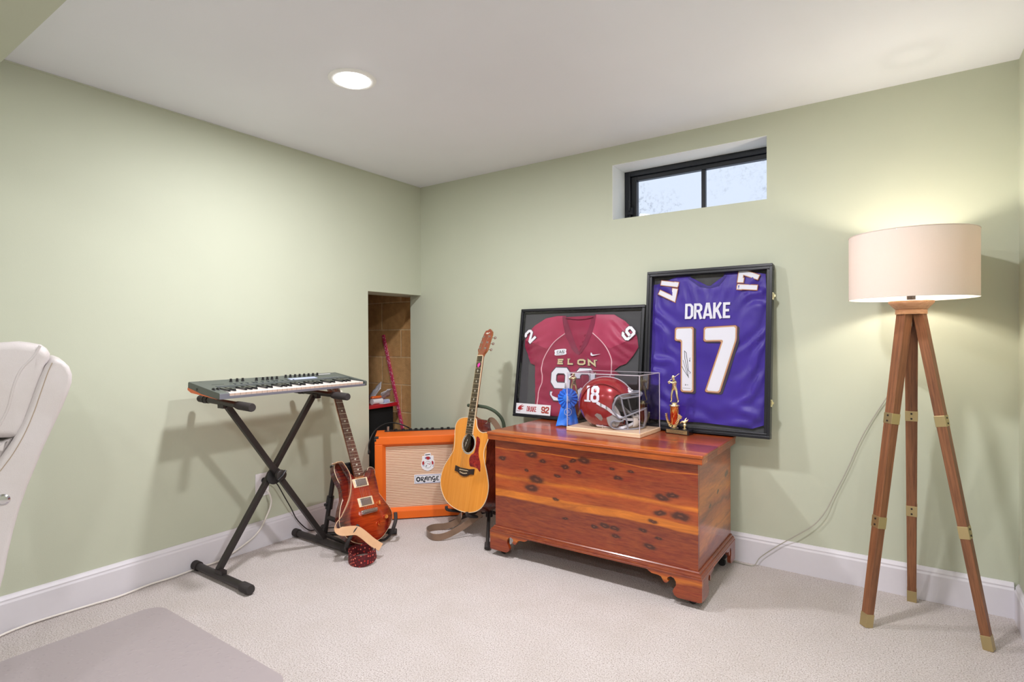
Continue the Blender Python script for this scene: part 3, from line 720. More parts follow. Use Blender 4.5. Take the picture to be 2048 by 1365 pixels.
for chx, lx, lz, lw, lh, lsw, lsr, lsh in (('E', -.122, .318, .058, .028, .0042, 1, .1), ('L', -.056, .317, .058, .032, .0042, 1, 0), ('O', .006, .317, .062, .030, .0046, 0, 0), ('N', .074, .314, .062, .031, .0042, 1, -.15)):
    el = MB(); letters(el, chx, lx, lz, lw, lh, lsw, yt, yt+.001, serif=.0018*lsr, shear=lsh)
    eo = MB(); letters(eo, chx, lx, lz, lw, lh, lsw+.002, yt+.0006, yt+.0016, serif=.0034*lsr, ext=.002, shear=lsh)
    obj('letter_outline', eo, M['grey_outline'], obj('chest_letter', el, M['vegas_gold'], jr))
m2 = T(-.318, 0, .480) @ RY(math.radians(-43))
m9 = T(.306, 0, .492) @ RY(math.radians(48))
for cz, mz in (('2', m2), ('9', m9)):
    sl = MB(); so = MB()
    letters(sl, cz, -.03, -.036, .066, .072, .0075, .0068, .0078, m=mz); letters(so, cz, -.03, -.036, .066, .072, .0105, .0075, .0085, ext=.003, m=mz)
    obj('number_outline', so, M['grey_outline'], obj('sleeve_number', sl, M['white_vinyl'], jr))
pm = T(-.103, 0, .386) @ RY(math.radians(-6))
pt = obj('conference_patch', MB().prism(catmull([(-.033, -.016), (.033, -.016), (.036, 0), (.033, .016), (-.033, .016), (-.036, 0)], 4), .0085, .0096, m=pm), M['white_vinyl'], jr)
ca = MB(); letters(ca, 'CAA', -.024, -.006, .018, .015, .0014, .0079, .0085, m=pm, gap=.0005)
stroke(ca, [(-.029, -.008), (-.02, -.012), (.012, -.012), (.026, -.006), (.028, .006), (.022, .011)], .0009, .0079, .0085, m=pm)
obj('patch_lettering', ca, M['ink'], pt)
sw = [(.09, .386), (.0885, .376), (.092, .369), (.102, .367), (.150, .379), (.112, .3745), (.102, .3755), (.098, .3775), (.0985, .3815), (.0955, .384)]
obj('swoosh', MB().prism(sw, .0090, .0100), M['white_vinyl'], jr)
pl = obj('name_plaque', MB().box(-.384, -.140, .008, .011, .019, .079), M['white_plastic'], E_)
pr_ = MB(); letters(pr_, 'DRAKE', -.300, .034, .0158, .031, .0017, .0068, .0078, gap=.0007, serif=.0008); obj('plaque_name', pr_, M['red_print'], pl)
q1 = MB(); q2 = MB()
letters(q1, '92', -.200, .031, .027, .037, .0042, .0069, .0078, gap=.002, ext=.001); letters(q2, '92', -.200, .031, .027, .037, .0024, .0064, .0069, gap=.002)
o1 = obj('plaque_number', q1, M['tan_print'], pl); obj('number_fill', q2, M['red_print'], o1)
fl = MB().prism(catmull([(-.362, .045), (-.350, .040), (-.334, .043), (-.325, .050), (-.334, .049), (-.340, .052), (-.328, .060), (-.320, .066), (-.336, .062), (-.346, .058), (-.334, .068), (-.330, .072), (-.350, .064), (-.360, .054)], 3), .0065, .0078)
stroke(fl, [(-.370, .036), (-.356, .033), (-.342, .035)], .0008, .0065, .0078); obj('plaque_emblem', fl, M['red_print'], pl)

# purple jersey
D_ = thing('framed_jersey', 'tall black frame holding a purple football jersey numbered 17, at the right of the chest', 'framed jersey', group='framed football jerseys', m=T(1.968, -.13, .6224) @ RX(math.radians(-6)))
dw, dh = .602, .808
f = frame_box(D_, dw, dh, .026, .046, M['frame_black'], .010)
mb = MB()
for (x0, x1, z0, z1) in ((-dw/2, dw/2, 0, .013), (-dw/2, dw/2, dh-.013, dh), (-dw/2, -dw/2+.013, .013, dh-.013), (dw/2-.013, dw/2, .013, dh-.013)): mb.box(x0, x1, -.004, 0, z0, z1)
obj('outer_bead', mb, M['frame_black'], f, bevel=.0015)
for zz in (.655, .163):
    hg = obj('hasp', MB().box(dw/2, dw/2+.0035, .004, .026, zz-.016, zz+.016).tube([(dw/2+.0045, .006, zz-.01), (dw/2+.0045, .006, zz+.012)], .0035, 8).box(dw/2+.003, dw/2+.012, .008, .018, zz-.004, zz+.006), M['gold'], D_)
po = [(-.272, .05), (-.272, .345), (-.276, .455), (-.274, .60), (-.274, .745), (-.252, .745), (-.24, .742), (-.152, .779), (-.096, .779)]
pn = [(-.086, .779), (-.080, .765), (-.062, .750), (-.032, .732), (.0, .724), (.016, .723), (.048, .731), (.068, .750), (.078, .768), (.080, .781)]
pr2 = [(.09, .781), (.20, .781), (.266, .765), (.272, .66), (.272, .40), (.272, .06), (.22, .04), (.12, .045), (0, .05), (-.15, .046)]
pout = po+pn+pr2
ed2 = edge_dist(pout)
def dP(x, z):
    e = min(ed2(x, z)/.02, 1); d = .006+.004*e
    side = min(1, max(0, abs(x)-.11)/.12)
    d += .0078*side*math.sin((x*(.8 if x > 0 else -.9)+z*-.75)*70+5*wr(x, z, 3))*e
    d += .0095*math.sin(z*48+x*x*55+3.5*wr(x, z, 4))*e*max(0, 1-z/.2)
    d += .004*math.sin(abs(x-.01)*120-z*30)*e*max(0, 1-abs(z-.69)/.08)
    d += .0045*wr(x*.8, z*1.2, 8)*e
    return max(.001, d)
pj = obj('jersey', relief(pout, .0125, dP, None, .034), M['purple'], D_, sharp=80)
cb = [(x*1.16+.0, z-.012 if -.06 < x < .06 else z-.002) for x, z in pn]
obj('collar', relief(pn+cb[::-1], .0125, lambda x, z: dP(x, z)+.002, None, .034), M['purple_rib'], pj, sharp=80)
ya = .0185
o3 = MB(); o2 = MB(); o1 = MB(); ob = MB()
one = [[(-.147, .4835), (-.088, .4835), (-.088, .205)]]
def number17(mb, hw, y, ex):
    A1 = [(-.150, .514), (-.062, .516), (-.054, .197), (-.112, .197), (-.118, .452), (-.150, .452)]
    B7 = [(-.007, .514), (.143, .521), (.143, .455), (.072, .200), (.006, .202), (.080, .450), (-.007, .448)]
    for P in (A1, B7):
        V = [Vector(p) for p in P]; n = len(V); area = sum(V[i].x*V[(i+1) % n].y-V[(i+1) % n].x*V[i].y for i in range(n)); sg = -1 if area > 0 else 1
        out = []
        for i in range(n):
            d1 = (V[i]-V[i-1]).normalized(); d2 = (V[(i+1) % n]-V[i]).normalized()
            n1 = Vector((-d1.y, d1.x))*sg; n2 = Vector((-d2.y, d2.x))*sg; mm = (n1+n2).normalized(); k = ex/max(mm.dot(n1), .4)
            c = V[i]+mm*k; r = .007
            out += [tuple(c-d1*r), tuple(c+d2*r)]
        mb.prism(out, y, y+.001)
number17(o1, 0, ya, -.004); number17(o2, 0, ya+.0008, .0025); number17(o3, 0, ya+.0016, .0045)
sh = MB(); number17(sh, 0, 0, 0.004); sh.xf(T(.010, ya+.0024, -.006))
nu = obj('number', o1, M['white_vinyl'], pj); obj('number_outline', o2, M['gold_twill'], nu); obj('number_stitching', o3, M['maroon_edge'], nu); obj('number_shadow_layer', sh, M['black_twill'], nu)
nm = MB(); letters(nm, 'DRAKE', -.104, .558, .051, .079, .0062, ya, ya+.001, gap=.0035); obj('player_name', nm, M['white_vinyl'], pj)
def sleeve17(m):
    a = MB(); b = MB(); c = MB()
    for mb, ex, y in ((c, .0048, ya+.0012), (b, .0028, ya+.0006), (a, 0, ya)):
        letters(mb, '1', -.040, -.045, .056, .088, .0105+ex, y, y+.001, ext=ex, m=m); letters(mb, '7', .006, -.045, .058, .088, .0105+ex, y, y+.001, ext=ex, m=m)
    o = obj('sleeve_number', a, M['white_vinyl'], pj); obj('number_outline', b, M['gold_twill'], o); obj('number_stitching', c, M['maroon_edge'], o)
sleeve17(T(-.191, 0, .722) @ RY(math.radians(100)))
sleeve17(T(.189, 0, .726) @ RY(math.radians(-84)))
sg_ = MB()
stroke(sg_, [(-.112, .322), (-.100, .30), (-.076, .266), (-.083, .30), (-.098, .36), (-.101, .398), (-.092, .39), (-.086, .35), (-.078, .30), (-.068, .292), (-.072, .285)], .0011, ya-.0006, ya)
stroke(sg_, [(-.107, .352), (-.09, .30), (-.08, .272)], .0009, ya-.0006, ya); stroke(sg_, [(-.073, .355), (-.076, .348), (-.072, .346), (-.074, .362), (-.070, .364)], .0008, ya-.0006, ya)
obj('signature', sg_, M['ink'], nu)
hs = MB().box(-.093, -.090, ya-.0006, ya, .226, .233).box(-.086, -.078, ya-.0006, ya, .229, .2305).box(-.105, -.066, ya-.0006, ya, .2125, .2135)
obj('certificate_sticker', hs, M['ink'], nu)
# ------------------------------------------------------------------ helmet in its display case
ZT = .6172
dc = thing('display_case', 'clear acrylic display case on a pale wood base, standing on the cedar chest', 'display case', (1.567, -.262, ZT), math.radians(-2))
cw, cdp, chh = .195, .120, .289
obj('base_board', MB().box(-cw-.004, cw+.004, -cdp-.004, cdp+.004, 0, .020), M['pine'], dc, bevel=.003, bseg=3)
cv = obj('acrylic_cover', MB().box(-cw, cw, -cdp, -cdp+.003, .0205, chh).box(-cw, cw, cdp-.003, cdp, .0205, chh).box(-cw, -cw+.003, -cdp+.003, cdp-.003, .0205, chh).box(cw-.003, cw, -cdp+.003, cdp-.003, .0205, chh).box(-cw, cw, -cdp, cdp, chh, chh+.003), M['acrylic'], dc)
e = .0016; mb = MB()
for sx in (-cw, cw):
    for sy in (-cdp, cdp): mb.box(sx-e, sx+e, sy-e, sy+e, .0205, chh+.003)
for sy in (-cdp, cdp): mb.box(-cw, cw, sy-e, sy+e, chh, chh+.0035)
for sx in (-cw, cw): mb.box(sx-e, sx+e, -cdp, cdp, chh, chh+.0035)
obj('acrylic_edge_highlight', mb, M['acrylic_edge_highlight'], cv)

HA, HB, HC = .137, .106, .129
hm = thing('football_helmet', 'crimson football helmet numbered 18 with a grey facemask, inside the clear case', 'helmet', (1.530, -.262, ZT+.0205+.118), math.radians(14))
def hp(lat, lon, k=1.0, off=0.0):
    """lat from the crown, lon from the front"""
    sx, sy, sz = math.sin(lat)*math.cos(lon), math.sin(lat)*math.sin(lon), math.cos(lat)
    pw = lambda v, e: math.copysign(abs(v)**e, v)
    x, y, z = HA*pw(sx, .94), HB*pw(sy, .92), HC*pw(sz, .96)
    if z < 0: x += .010*(z/HC)**2*(-1 if x < 0 else .6); y *= 1-.05*(z/HC)**2
    if z < -.02 and x < -.03: x += .012*min(1, (-.02-z)/.08)
    v = Vector((x, y, z)); return v*(k+off/v.length)
def lerp_tab(t, tab):
    if t >= tab[0][0]: return tab[0][1]
    for (a, va), (b, vb) in zip(tab, tab[1:]):
        if t >= b: return va+(vb-va)*(a-t)/(a-b)
    return tab[-1][1]
OPEN = [(.052, .14), (.050, .070), (.035, .058), (.0, .050), (-.03, .046), (-.045, .058), (-.055, .082), (-.10, .090), (-.125, .086)]
def helmet_cut(v):
    bot = -.114 if v.x > -.02 else -.114+.018*min(1, (-.02-v.x)/.06)
    if v.z < bot: return True
    return v.z < .052 and v.x > lerp_tab(v.z, OPEN)
def shell(k=1.0, thick=True, cut=helmet_cut, nl=90, nn=180):
    mb = MB(); vs = [hp(PI*.5*1.86*i/nl, 2*PI*j/nn, k) for i in range(nl+1) for j in range(nn)]; fs = []
    for i in range(nl):
        for j in range(nn):
            q = (i*nn+j, (i+1)*nn+j, (i+1)*nn+(j+1) % nn, i*nn+(j+1) % nn)
            c = sum((vs[a] for a in q), Vector())/4
            if not cut(c): fs.append(q)
    return mb.add(vs, fs, True)
def clean(o):
    bm = bmesh.new(); bm.from_mesh(o.data); bmesh.ops.remove_doubles(bm, verts=bm.verts, dist=1e-5)
    bmesh.ops.delete(bm, geom=[v for v in bm.verts if not v.link_faces], context='VERTS')
    for _ in range(3): bmesh.ops.smooth_vert(bm, verts=[v for v in bm.verts if v.is_boundary], factor=.5, use_axis_x=True, use_axis_y=True, use_axis_z=True)
    bm.to_mesh(o.data); bm.free()
hs_ = obj('shell', shell(), M['crimson'], hm, solid=.004, sharp=60); clean(hs_)
def cut2(v): return v.z < -.100 or (v.z < .052 and v.x > lerp_tab(v.z, OPEN)-.004)
hl = obj('inner_padding', shell(.925, cut=cut2, nl=50, nn=90), M['pad_dark'], hm, solid=.004, sharp=60); clean(hl)
from mathutils.bvhtree import BVHTree
BV = BVHTree.FromPolygons([v.co.copy() for v in hs_.data.vertices], [list(p.vertices) for p in hs_.data.polygons])
def onshell(x, z, off=.003, side=-1):
    hit = BV.ray_cast(Vector((x, side*.3, z)), Vector((0, -side, 0)))
    if hit[0] is not None and hit[0].y*side > .01:
        n = hit[1] if hit[1].y*side > 0 else -hit[1]
        return hit[0]+n*(off+.0012)
    q = 1-abs(x/HA)**2-abs(z/HC)**2; y = HB*math.sqrt(max(q, .02))**.96
    v = Vector((x, side*y, z)); return v*(1+off/v.length)
# raised ridges of the shell
def strip(pts, w, off, mat, name, parent, th=.002):
    P = catmull([onshell(x, z, off) for x, z in pts], 8, False); W_ = []
    for i, p in enumerate(P):
        d = (P[min(i+1, len(P)-1)]-P[max(i-1, 0)]).normalized(); nrm = Vector((p.x/HA**2, p.y/HB**2, p.z/HC**2)).normalized(); W_.append(d.cross(nrm))
    return obj(name, ribbon(P, W_, w, th), mat, parent, sharp=60)
st = MB(); P = [hp(a, 0 if a > 0 else PI, 1, .0032) if a > 0 else hp(-a, PI, 1, .0032) for a in [1.17-.06*i for i in range(44)]]
obj('centre_stripe', ribbon(P, (0, 1, 0), .016, .0012), M['white_vinyl'], hm)
for sd in (-1, 1):
    rp = [onshell(x, z, .0035, sd) for x, z in [(-.118, -.03), (-.108, .03), (-.075, .075), (-.02, .098), (.04, .09), (.085, .058)]]
    obj('shell_ridge', MB().tube(catmull(rp, 8, False), .006, 10, flat=(1, .5)), M['crimson'], hm)
def decal(mb, name, mat, parent, off, cx, cz, step=.004):
    """project flat glyphs on to the shell"""
    bm = bmesh.new()
    for f in mb.f:
        ff = [mb.v[i] for i in f]
        if all(abs(v[1]-mb_y) < 4e-4 for v in ff): bm.faces.new([bm.verts.new((v[0], 0, v[2])) for v in ff])
    geom = lambda: bm.verts[:]+bm.edges[:]+bm.faces[:]
    for i in range(-16, 17):
        bmesh.ops.bisect_plane(bm, geom=geom(), plane_co=(i*step, 0, 0), plane_no=(1, 0, 0)); bmesh.ops.bisect_plane(bm, geom=geom(), plane_co=(0, 0, i*step), plane_no=(0, 0, 1))
    for v in bm.verts: v.co = onshell(v.co.x+cx, v.co.z+cz, off)
    bm.verts.index_update(); o = MB().add([v.co for v in bm.verts], [[v.index for v in f.verts] for f in bm.faces], True); bm.free()
    return obj(name, o, mat, parent)
mb_y = 0.0
n18 = MB(); letters(n18, '1', -.032, -.037, .052, .074, .0062, 0, .001); stroke(n18, [(-.034, -.033), (.0, -.033)], .004, 0, .001); letters(n18, '8', .001, -.037, .044, .074, .0068, 0, .001)
decal(n18, 'number', M['white_vinyl'], hm, .0036, -.056, .050)
cl_ = obj('forehead_clip', MB().prism(catmull([(-.02, -.014), (.02, -.014), (.022, .012), (-.022, .012)], 4), 0, .006, 'xz', m=Matrix(((0, 1, 0, 0), (1, 0, 0, 0), (0, 0, 1, 0), (0, 0, 0, 1)))), M['white_plastic'], hm)
cl_.location = (.117, 0, .066); cl_.rotation_euler = (0, -.6, 0)
for sd in (-1, 1):
    obj('mask_mount', MB().tube([(.108, sd*.030, .062), (.128, sd*.026, .058)], .009, 12), M['white_plastic'], hm)
# vents and ear openings
obj('ear_hole', MB().prism([(-.02, .008), (-.008, .018), (.012, .012), (.02, -.006), (.012, -.02), (.002, -.014)], 0, .0012).xf(Matrix.Identity(4)), M['pad'], hm)
S.objects[-1]
eh = [o for o in S.objects if o.name.startswith('ear_hole')][0]
for v in eh.data.vertices: v.co = onshell(v.co.x-.018, v.co.z-.058, .0028+ (0.0006 if v.co.y < .0006 else 0))
# face mask bars (bent wire)
def bar(pts, r=.0042): return MB().tube(catmull(pts, 8, False), r, 10)
def mir(p): return p+[(x, -y, z) for x, y, z in p[::-1][1:]]
fm = obj('facemask', bar(mir([(.052, .106, -.018), (.062, .103, .018), (.082, .092, .046), (.128, .062, .056), (.160, .030, .060), (.166, 0, .060)])), M['grey_paint'], hm)
for b in (mir([(.082, .092, .046), (.098, .088, .034), (.135, .064, .038), (.168, .030, .042), (.172, 0, .042)]),
          mir([(.052, .106, -.018), (.066, .104, -.042), (.084, .098, -.062), (.120, .082, -.050), (.170, .048, -.030), (.194, .020, -.022), (.196, 0, -.021)]),
          mir([(.058, .104, -.074), (.044, .106, -.084), (.046, .105, -.104), (.075, .100, -.114), (.130, .080, -.116), (.178, .045, -.112), (.188, 0, -.110)]),
          [(.058, .104, -.074), (.08, .100, -.078), (.102, .092, -.072)], [(.058, -.104, -.074), (.08, -.100, -.078), (.102, -.092, -.072)],
          [(.090, .090, .040), (.100, .090, -.01), (.112, .086, -.054), (.118, .084, -.085), (.122, .083, -.116)], [(.090, -.090, .040), (.100, -.090, -.01), (.112, -.086, -.054), (.118, -.084, -.085), (.122, -.083, -.116)],
          [(.194, .022, -.022), (.196, .022, -.07), (.187, .022, -.111)], [(.194, -.022, -.022), (.196, -.022, -.07), (.187, -.022, -.111)],
          [(.166, .02, .059), (.176, .018, .05), (.172, .018, .042)], [(.166, -.02, .059), (.176, -.018, .05), (.172, -.018, .042)]):
    obj('mask_bar', bar(b), M['grey_paint'], fm)
for sd in (-1, 1): obj('mask_screw', MB().tube([(.058, sd*.100, -.094), (.058, sd*.110, -.094)], .009, 14).tube([(.058, sd*.1095, -.094), (.058, sd*.1125, -.094)], .005, 10), M['chrome'], fm)
# jaw pads, chin cup and straps
for sd in (-1, 1): obj('jaw_pad', MB().prism(catmull([(.03, -.10), (.075, -.10), (.088, -.05), (.06, .0), (.03, .035), (.012, .0)], 5), sd*.082, sd*.096, 'xz'), M['pad'], hm, bevel=.004)
obj('brow_pad', MB().tube(catmull([(.05, -.082, .03), (.095, -.05, .040), (.112, 0, .042), (.095, .05, .040), (.05, .082, .03)], 6, False), .011, 12), M['pad'], hm)
obj('hanging_strap', bar([(.05, .085, -.01), (.08, .06, -.03), (.12, .03, -.06), (.15, .02, -.09)], .006), M['pad'], hm)
mb = MB(); vs = []; fs = []
for i in range(9):
    for j in range(13):
        a = -1.25+2.5*j/12; b = -.8+1.6*i/8
        vs.append((.132+.034*math.cos(a)*math.cos(b), .052*math.sin(a), -.082+.036*math.sin(b)))
for i in range(8):
    for j in range(12): fs.append((i*13+j, i*13+j+1, (i+1)*13+j+1, (i+1)*13+j))
cup = obj('chin_cup', mb.add(vs, fs, True), M['chin'], hm, solid=.004)
for (y, z) in ((-.02, -.075), (.0, -.066), (.02, -.075), (-.012, -.095), (.012, -.095)):
    obj('cup_vent', MB().tube([(.158, y, z), (.1745-.25*abs(y), y, z)], .0045, 8), M['dark_felt'], cup)
strip([(-.024, .012), (-.002, .0), (.022, -.012), (.048, -.034)], .014, .0045, M['white_vinyl'], 'chin_strap', hm)
strip([(-.036, -.104), (-.01, -.106), (.02, -.11), (.045, -.112)], .013, .005, M['white_vinyl'], 'chin_strap', hm)
obj('chin_strap', ribbon(catmull([onshell(.048, -.034, .006), (.085, -.098, -.055), (.118, -.074, -.068), (.142, -.044, -.072)], 6, False), (0, .1, 1), .013), M['white_vinyl'], hm)
obj('chin_strap', ribbon(catmull([onshell(.045, -.112, .006), (.09, -.09, -.108), (.12, -.07, -.1), (.142, -.044, -.09)], 6, False), (0, .1, 1), .012), M['white_vinyl'], hm)
obj('chin_strap', ribbon(catmull([(.142, .044, -.072), (.118, .074, -.068), (.085, .098, -.045), (.055, .108, -.03)], 6, False), (0, .1, 1), .013), M['white_vinyl'], hm)
for px, pz in ((-.004, .001), (.022, -.012), (-.006, -.106)):
    q = onshell(px, pz, .006); obj('buckle', MB().box(q.x-.003, q.x+.003, q.y-.002, q.y+.001, q.z-.009, q.z+.009), M['chrome'], hm)

# ------------------------------------------------------------------ golf trophies
def skin_figure(name, verts, edges, radii, mat, parent, root=0, sub=2):
    me = bpy.data.meshes.new(name); me.from_pydata(verts, edges, []); me.update()
    o = bpy.data.objects.new(name, me); COL.objects.link(o); o.parent = parent
    sk = o.modifiers.new('skin', 'SKIN'); sd = me.skin_vertices[0].data
    for i, r in enumerate(radii): sd[i].radius = (r, r)
    for i in range(len(verts)): sd[i].use_root = (i == root)
    sb = o.modifiers.new('sub', 'SUBSURF'); sb.levels = sub; sb.render_levels = sub
    sk.use_smooth_shade = True
    me.materials.append(mat); return o
def laurel(side, h, x0):
    mb = MB()
    for i in range(9):
        t = i/8; a = -.2+1.75*t
        c = Vector((side*(x0+.018*math.sin(a*1.05)), -.002, .008+h*t)); tip = c+Vector((side*(.010-.004*t), -.003, .006))
        mb.tube([c, c*.5+tip*.5, tip], [.0035, .0048, .0006], 7, flat=(1, .6))
        tip = c+Vector((-side*(.006), -.003, .009)); mb.tube([c, c*.5+tip*.5, tip], [.003, .004, .0006], 7, flat=(1, .6))
    mb.tube([(side*(x0+.018*math.sin((-.2+1.75*i/8)*1.05)), -.001, .008+h*i/8) for i in range(9)], .0022, 8)
    return mb
def trophy(loc, rz, label, fig_rz):
    t = thing('golf_trophy', label, 'trophy', loc, rz, 'golf trophies')
    obj('base', MB().box(-.060, .060, -.026, .026, 0, .024), M['black_gloss'], t, bevel=.0015)
    pl = obj('name_plate', MB().box(-.055, .053, -.0275, -.026, .004, .021), M['brass'], t)
    ln = MB()
    for k, (a, b) in enumerate(((-.048, .044), (-.036, .034), (-.044, .030))):
        x = a
        while x < b: w_ = random.uniform(.003, .008); ln.box(x, min(x+w_, b), -.0279, -.0275, .0165-.005*k, .0180-.005*k); x += w_+.0016
    obj('engraving', ln, M['ink'], pl)
    obj('column_foot', MB().lathe([(.019, .024), (.020, .027), (.013, .031), (.011, .036), (.016, .040), (.0215, .043), (.018, .045)], 24, (-.026, 0, 0)), M['gold'], t)
    obj('column', MB().lathe([(.0205, .045), (.0205, .133), (.001, .133)], 28, (-.026, 0, 0)), M['foil'], t)
    obj('column_cap', MB().lathe([(.001, .132), (.024, .132), (.0255, .135), (.024, .138), (.014, .141), (.012, .145), (.0155, .148), (.0155, .150), (.001, .150)], 24, (-.026, 0, 0)), M['gold'], t)
    for sd in (-1, 1):
        l = laurel(sd, .058, .016); l.xf(T(-.026, -.014, .024)); obj('laurel', l, M['gold'], t)
    sub = obj('eagle_stand', MB().lathe([(.009, .024), (.010, .027), (.005, .030), (.0045, .036), (.008, .040), (.0085, .046), (.005, .052), (.0095, .056), (.0095, .058), (.001, .058)], 18, (.028, -.002, 0)), M['gold'], t)
    star = MB(); star.tube([(.008, -.01, .052), (.016, -.008, .060), (.030, -.004, .062), (.040, 0, .066), (.046, 0, .074)], [.002, .005, .006, .004, .001], 8)
    star.tube([(.030, -.004, .062), (.030, .002, .072), (.036, .004, .080)], [.003, .004, .001], 8).tube([(.010, -.014, .075), (.013, -.012, .085), (.006, -.01, .093)], [.006, .008, .001], 8)
    obj('eagle', star, M['gold'], t)
    z0 = .150
    V = [(0, 0, .068), (0, -.002, .082), (.003, -.006, .096), (.004, -.009, .106), (.002, -.013, .117), (.002, -.014, .122),   # pelvis..head
         (-.009, .001, .064), (-.013, -.004, .036), (-.017, .004, .008), (-.018, -.006, .003),
         (.009, .001, .064), (.015, -.003, .036), (.019, .004, .008), (.021, -.006, .003),
         (-.012, -.008, .101), (-.020, -.018, .092), (-.022, -.020, .104),
         (.016, -.010, .101), (.004, -.024, .096), (-.018, -.021, .105)]
    Ed = [(0, 1), (1, 2), (2, 3), (3, 4), (4, 5), (0, 6), (6, 7), (7, 8), (8, 9), (0, 10), (10, 11), (11, 12), (12, 13), (2, 14), (14, 15), (15, 16), (2, 17), (17, 18), (18, 19)]
    Rr = [.0095, .009, .0105, .0045, .0068, .006, .0068, .0052, .0036, .0030, .0068, .0052, .0036, .0030, .0048, .0036, .0028, .0048, .0036, .0028]
    fg = skin_figure('golfer_figure', V, Ed, Rr, M['gold'], t); fg.location = (-.026, 0, z0-.001); fg.rotation_euler = (0, 0, fig_rz)
    hat = obj('golf_cap', MB().lathe([(.0001, .010), (.005, .009), (.0075, .004), (.0080, 0)], 16, (.002, -.014, .124)).tube([(.002, -.018, .1245), (.001, -.026, .1235)], .005, 8, flat=(1, .25)), M['gold'], fg)
    cl = MB().tube([(-.021, -.021, .103), (.028, -.008, .142)], .0009, 6).tube([(.028, -.008, .142), (.031, -.012, .1425)], .0016, 6); obj('golf_club', cl, M['gold'], fg)
    return t
trophy((1.872, -.168, ZT), math.radians(-9), 'golf trophy with a red foil column, standing right of the helmet case', math.radians(0))
trophy((1.270, -.172, ZT), math.radians(186), 'golf trophy partly hidden behind the blue rosette ribbon', math.radians(190))

# ------------------------------------------------------------------ blue rosette
rb = thing('prize_ribbon', 'blue satin first prize rosette with hanging tails, propped beside the helmet case', 'ribbon', (1.312, -.268, ZT), math.radians(34))
Rz = .150; mb = MB(); vs = []; fs = []; NP = 64
for i, (rr, am) in enumerate(((.022, .0), (.030, .5), (.052, 1.0))):
    for k in range(NP):
        a = 2*PI*k/NP; y = -.006+am*.0065*(1 if k % 4 < 2 else -1); r2 = rr+(.0015 if k % 4 < 2 else 0)*am
        vs.append((r2*math.cos(a), y, Rz+r2*math.sin(a)))
for i in range(2):
    for k in range(NP): fs.append((i*NP+k, i*NP+(k+1) % NP, (i+1)*NP+(k+1) % NP, (i+1)*NP+k))
ro = obj('rosette', mb.add(vs, fs, False), M['ribbon_blue'], rb, solid=.0012)
mb = MB(); cx_ = T(0, -.009, Rz) @ RX(PI/2); mb.lathe([(.0001, .004), (.018, .003), (.0235, .0), (.0235, -.004)], 40, m=cx_); bt = obj('centre_button', mb, M['ribbon_blue'], ro)
pm_ = MB()
stroke(pm_, [(-.006, Rz+.008), (0, Rz+.011)], .0014, -.0145, -.0138); stroke(pm_, [(0, Rz-.006), (0, Rz+.012)], .0018, -.0145, -.0138); stroke(pm_, [(-.007, Rz-.008), (.007, Rz-.008)], .0014, -.0145, -.0138); stroke(pm_, [(-.009, Rz-.013), (.009, Rz-.013)], .001, -.0145, -.0138)
obj('print', pm_, M['silver_print'], bt)
def tail(x0, x1, y, lean, ln, name='ribbon_tail'):
    vs = []; n = 14
    for i in range(n+1):
        t = i/n; z = Rz-.03-(ln)*t; cx = x0+(x1-x0)*t; w_ = .020+.011*t
        for j in range(5): u = j/4*2-1; vs.append((cx+u*w_, y+lean*t-.003*math.sin(t*7+u*1.5), z+.006*(1-abs(u))*(t > .97)))
    fs = [(i*5+j, i*5+j+1, (i+1)*5+j+1, (i+1)*5+j) for i in range(n) for j in range(4)]
    return obj(name, MB().add(vs, fs, True), M['ribbon_blue'], rb, solid=.0008)
tail(-.012, -.034, .004, -.022, .116); tail(.014, .028, .006, -.006, .116); tl = tail(0, -.004, -.002, -.012, .114)
sl_ = MB()
for k in range(40):
    a = 2*PI*k/40; sl_.box(-.0012, .0012, -.0105, -.0095, .017, .0195, T(0, 0, .078) @ RY(a))
stroke(sl_, [(-.006, .072), (.006, .074), (.004, .084), (-.005, .083), (-.002, .078)], .0012, -.0105, -.0095)
stroke(sl_, [(-.004, .05), (.004, .048), (.005, .04), (-.003, .036)], .001, -.0125, -.0115)
obj('foil_print', sl_, M['silver_print'], tl)

# ------------------------------------------------------------------ tripod floor lamp
LX, LY = 2.785, -.268
lp = thing('floor_lamp', 'tripod floor lamp with a drum shade and three brown wooden legs with brass collars', 'floor lamp', (LX, LY, 0))
zb, zt, RR = 1.227, 1.468, .2015
shd = obj('lamp_shade', MB().lathe([(RR, zb), (RR, zt)], 96), M['shade'], lp)
shd.data.polygons[-1].use_smooth = False
bm = bmesh.new(); bm.from_mesh(shd.data); bmesh.ops.delete(bm, geom=[f for f in bm.faces if len(f.verts) > 4], context='FACES_ONLY'); bm.to_mesh(shd.data); bm.free()
md = shd.modifiers.new('solid', 'SOLIDIFY'); md.thickness = .0012
for z in (zb, zt): obj('shade_rim', MB().tube([(RR*math.cos(a), RR*math.sin(a), z) for a in [2*PI*i/96 for i in range(96)]], .0015, 8, closed=True), M['shade'], shd)
sp = MB()
for k in range(3): a = 2*PI*k/3+.3; sp.tube([(.02*math.cos(a), .02*math.sin(a), zt-.03), (RR*math.cos(a), RR*math.sin(a), zt-.003)], .0018, 6)
sp.tube([(.02*math.cos(a), .02*math.sin(a), zt-.03) for a in [2*PI*i/20 for i in range(20)]], .002, 6, closed=True)
obj('shade_spider', sp, M['nickel'], shd)
hub = obj('hub_dish', MB().lathe([(.050, 1.186), (.068, 1.206), (.0715, 1.210), (.0715, 1.217), (.068, 1.219), (.001, 1.219)], 56), M['lamp_hub'], lp, sharp=50)
obj('hub_plate', MB().lathe([(.050, 1.168), (.050, 1.184), (.047, 1.186), (.001, 1.186)], 48), M['lamp_hub'], lp, sharp=50)
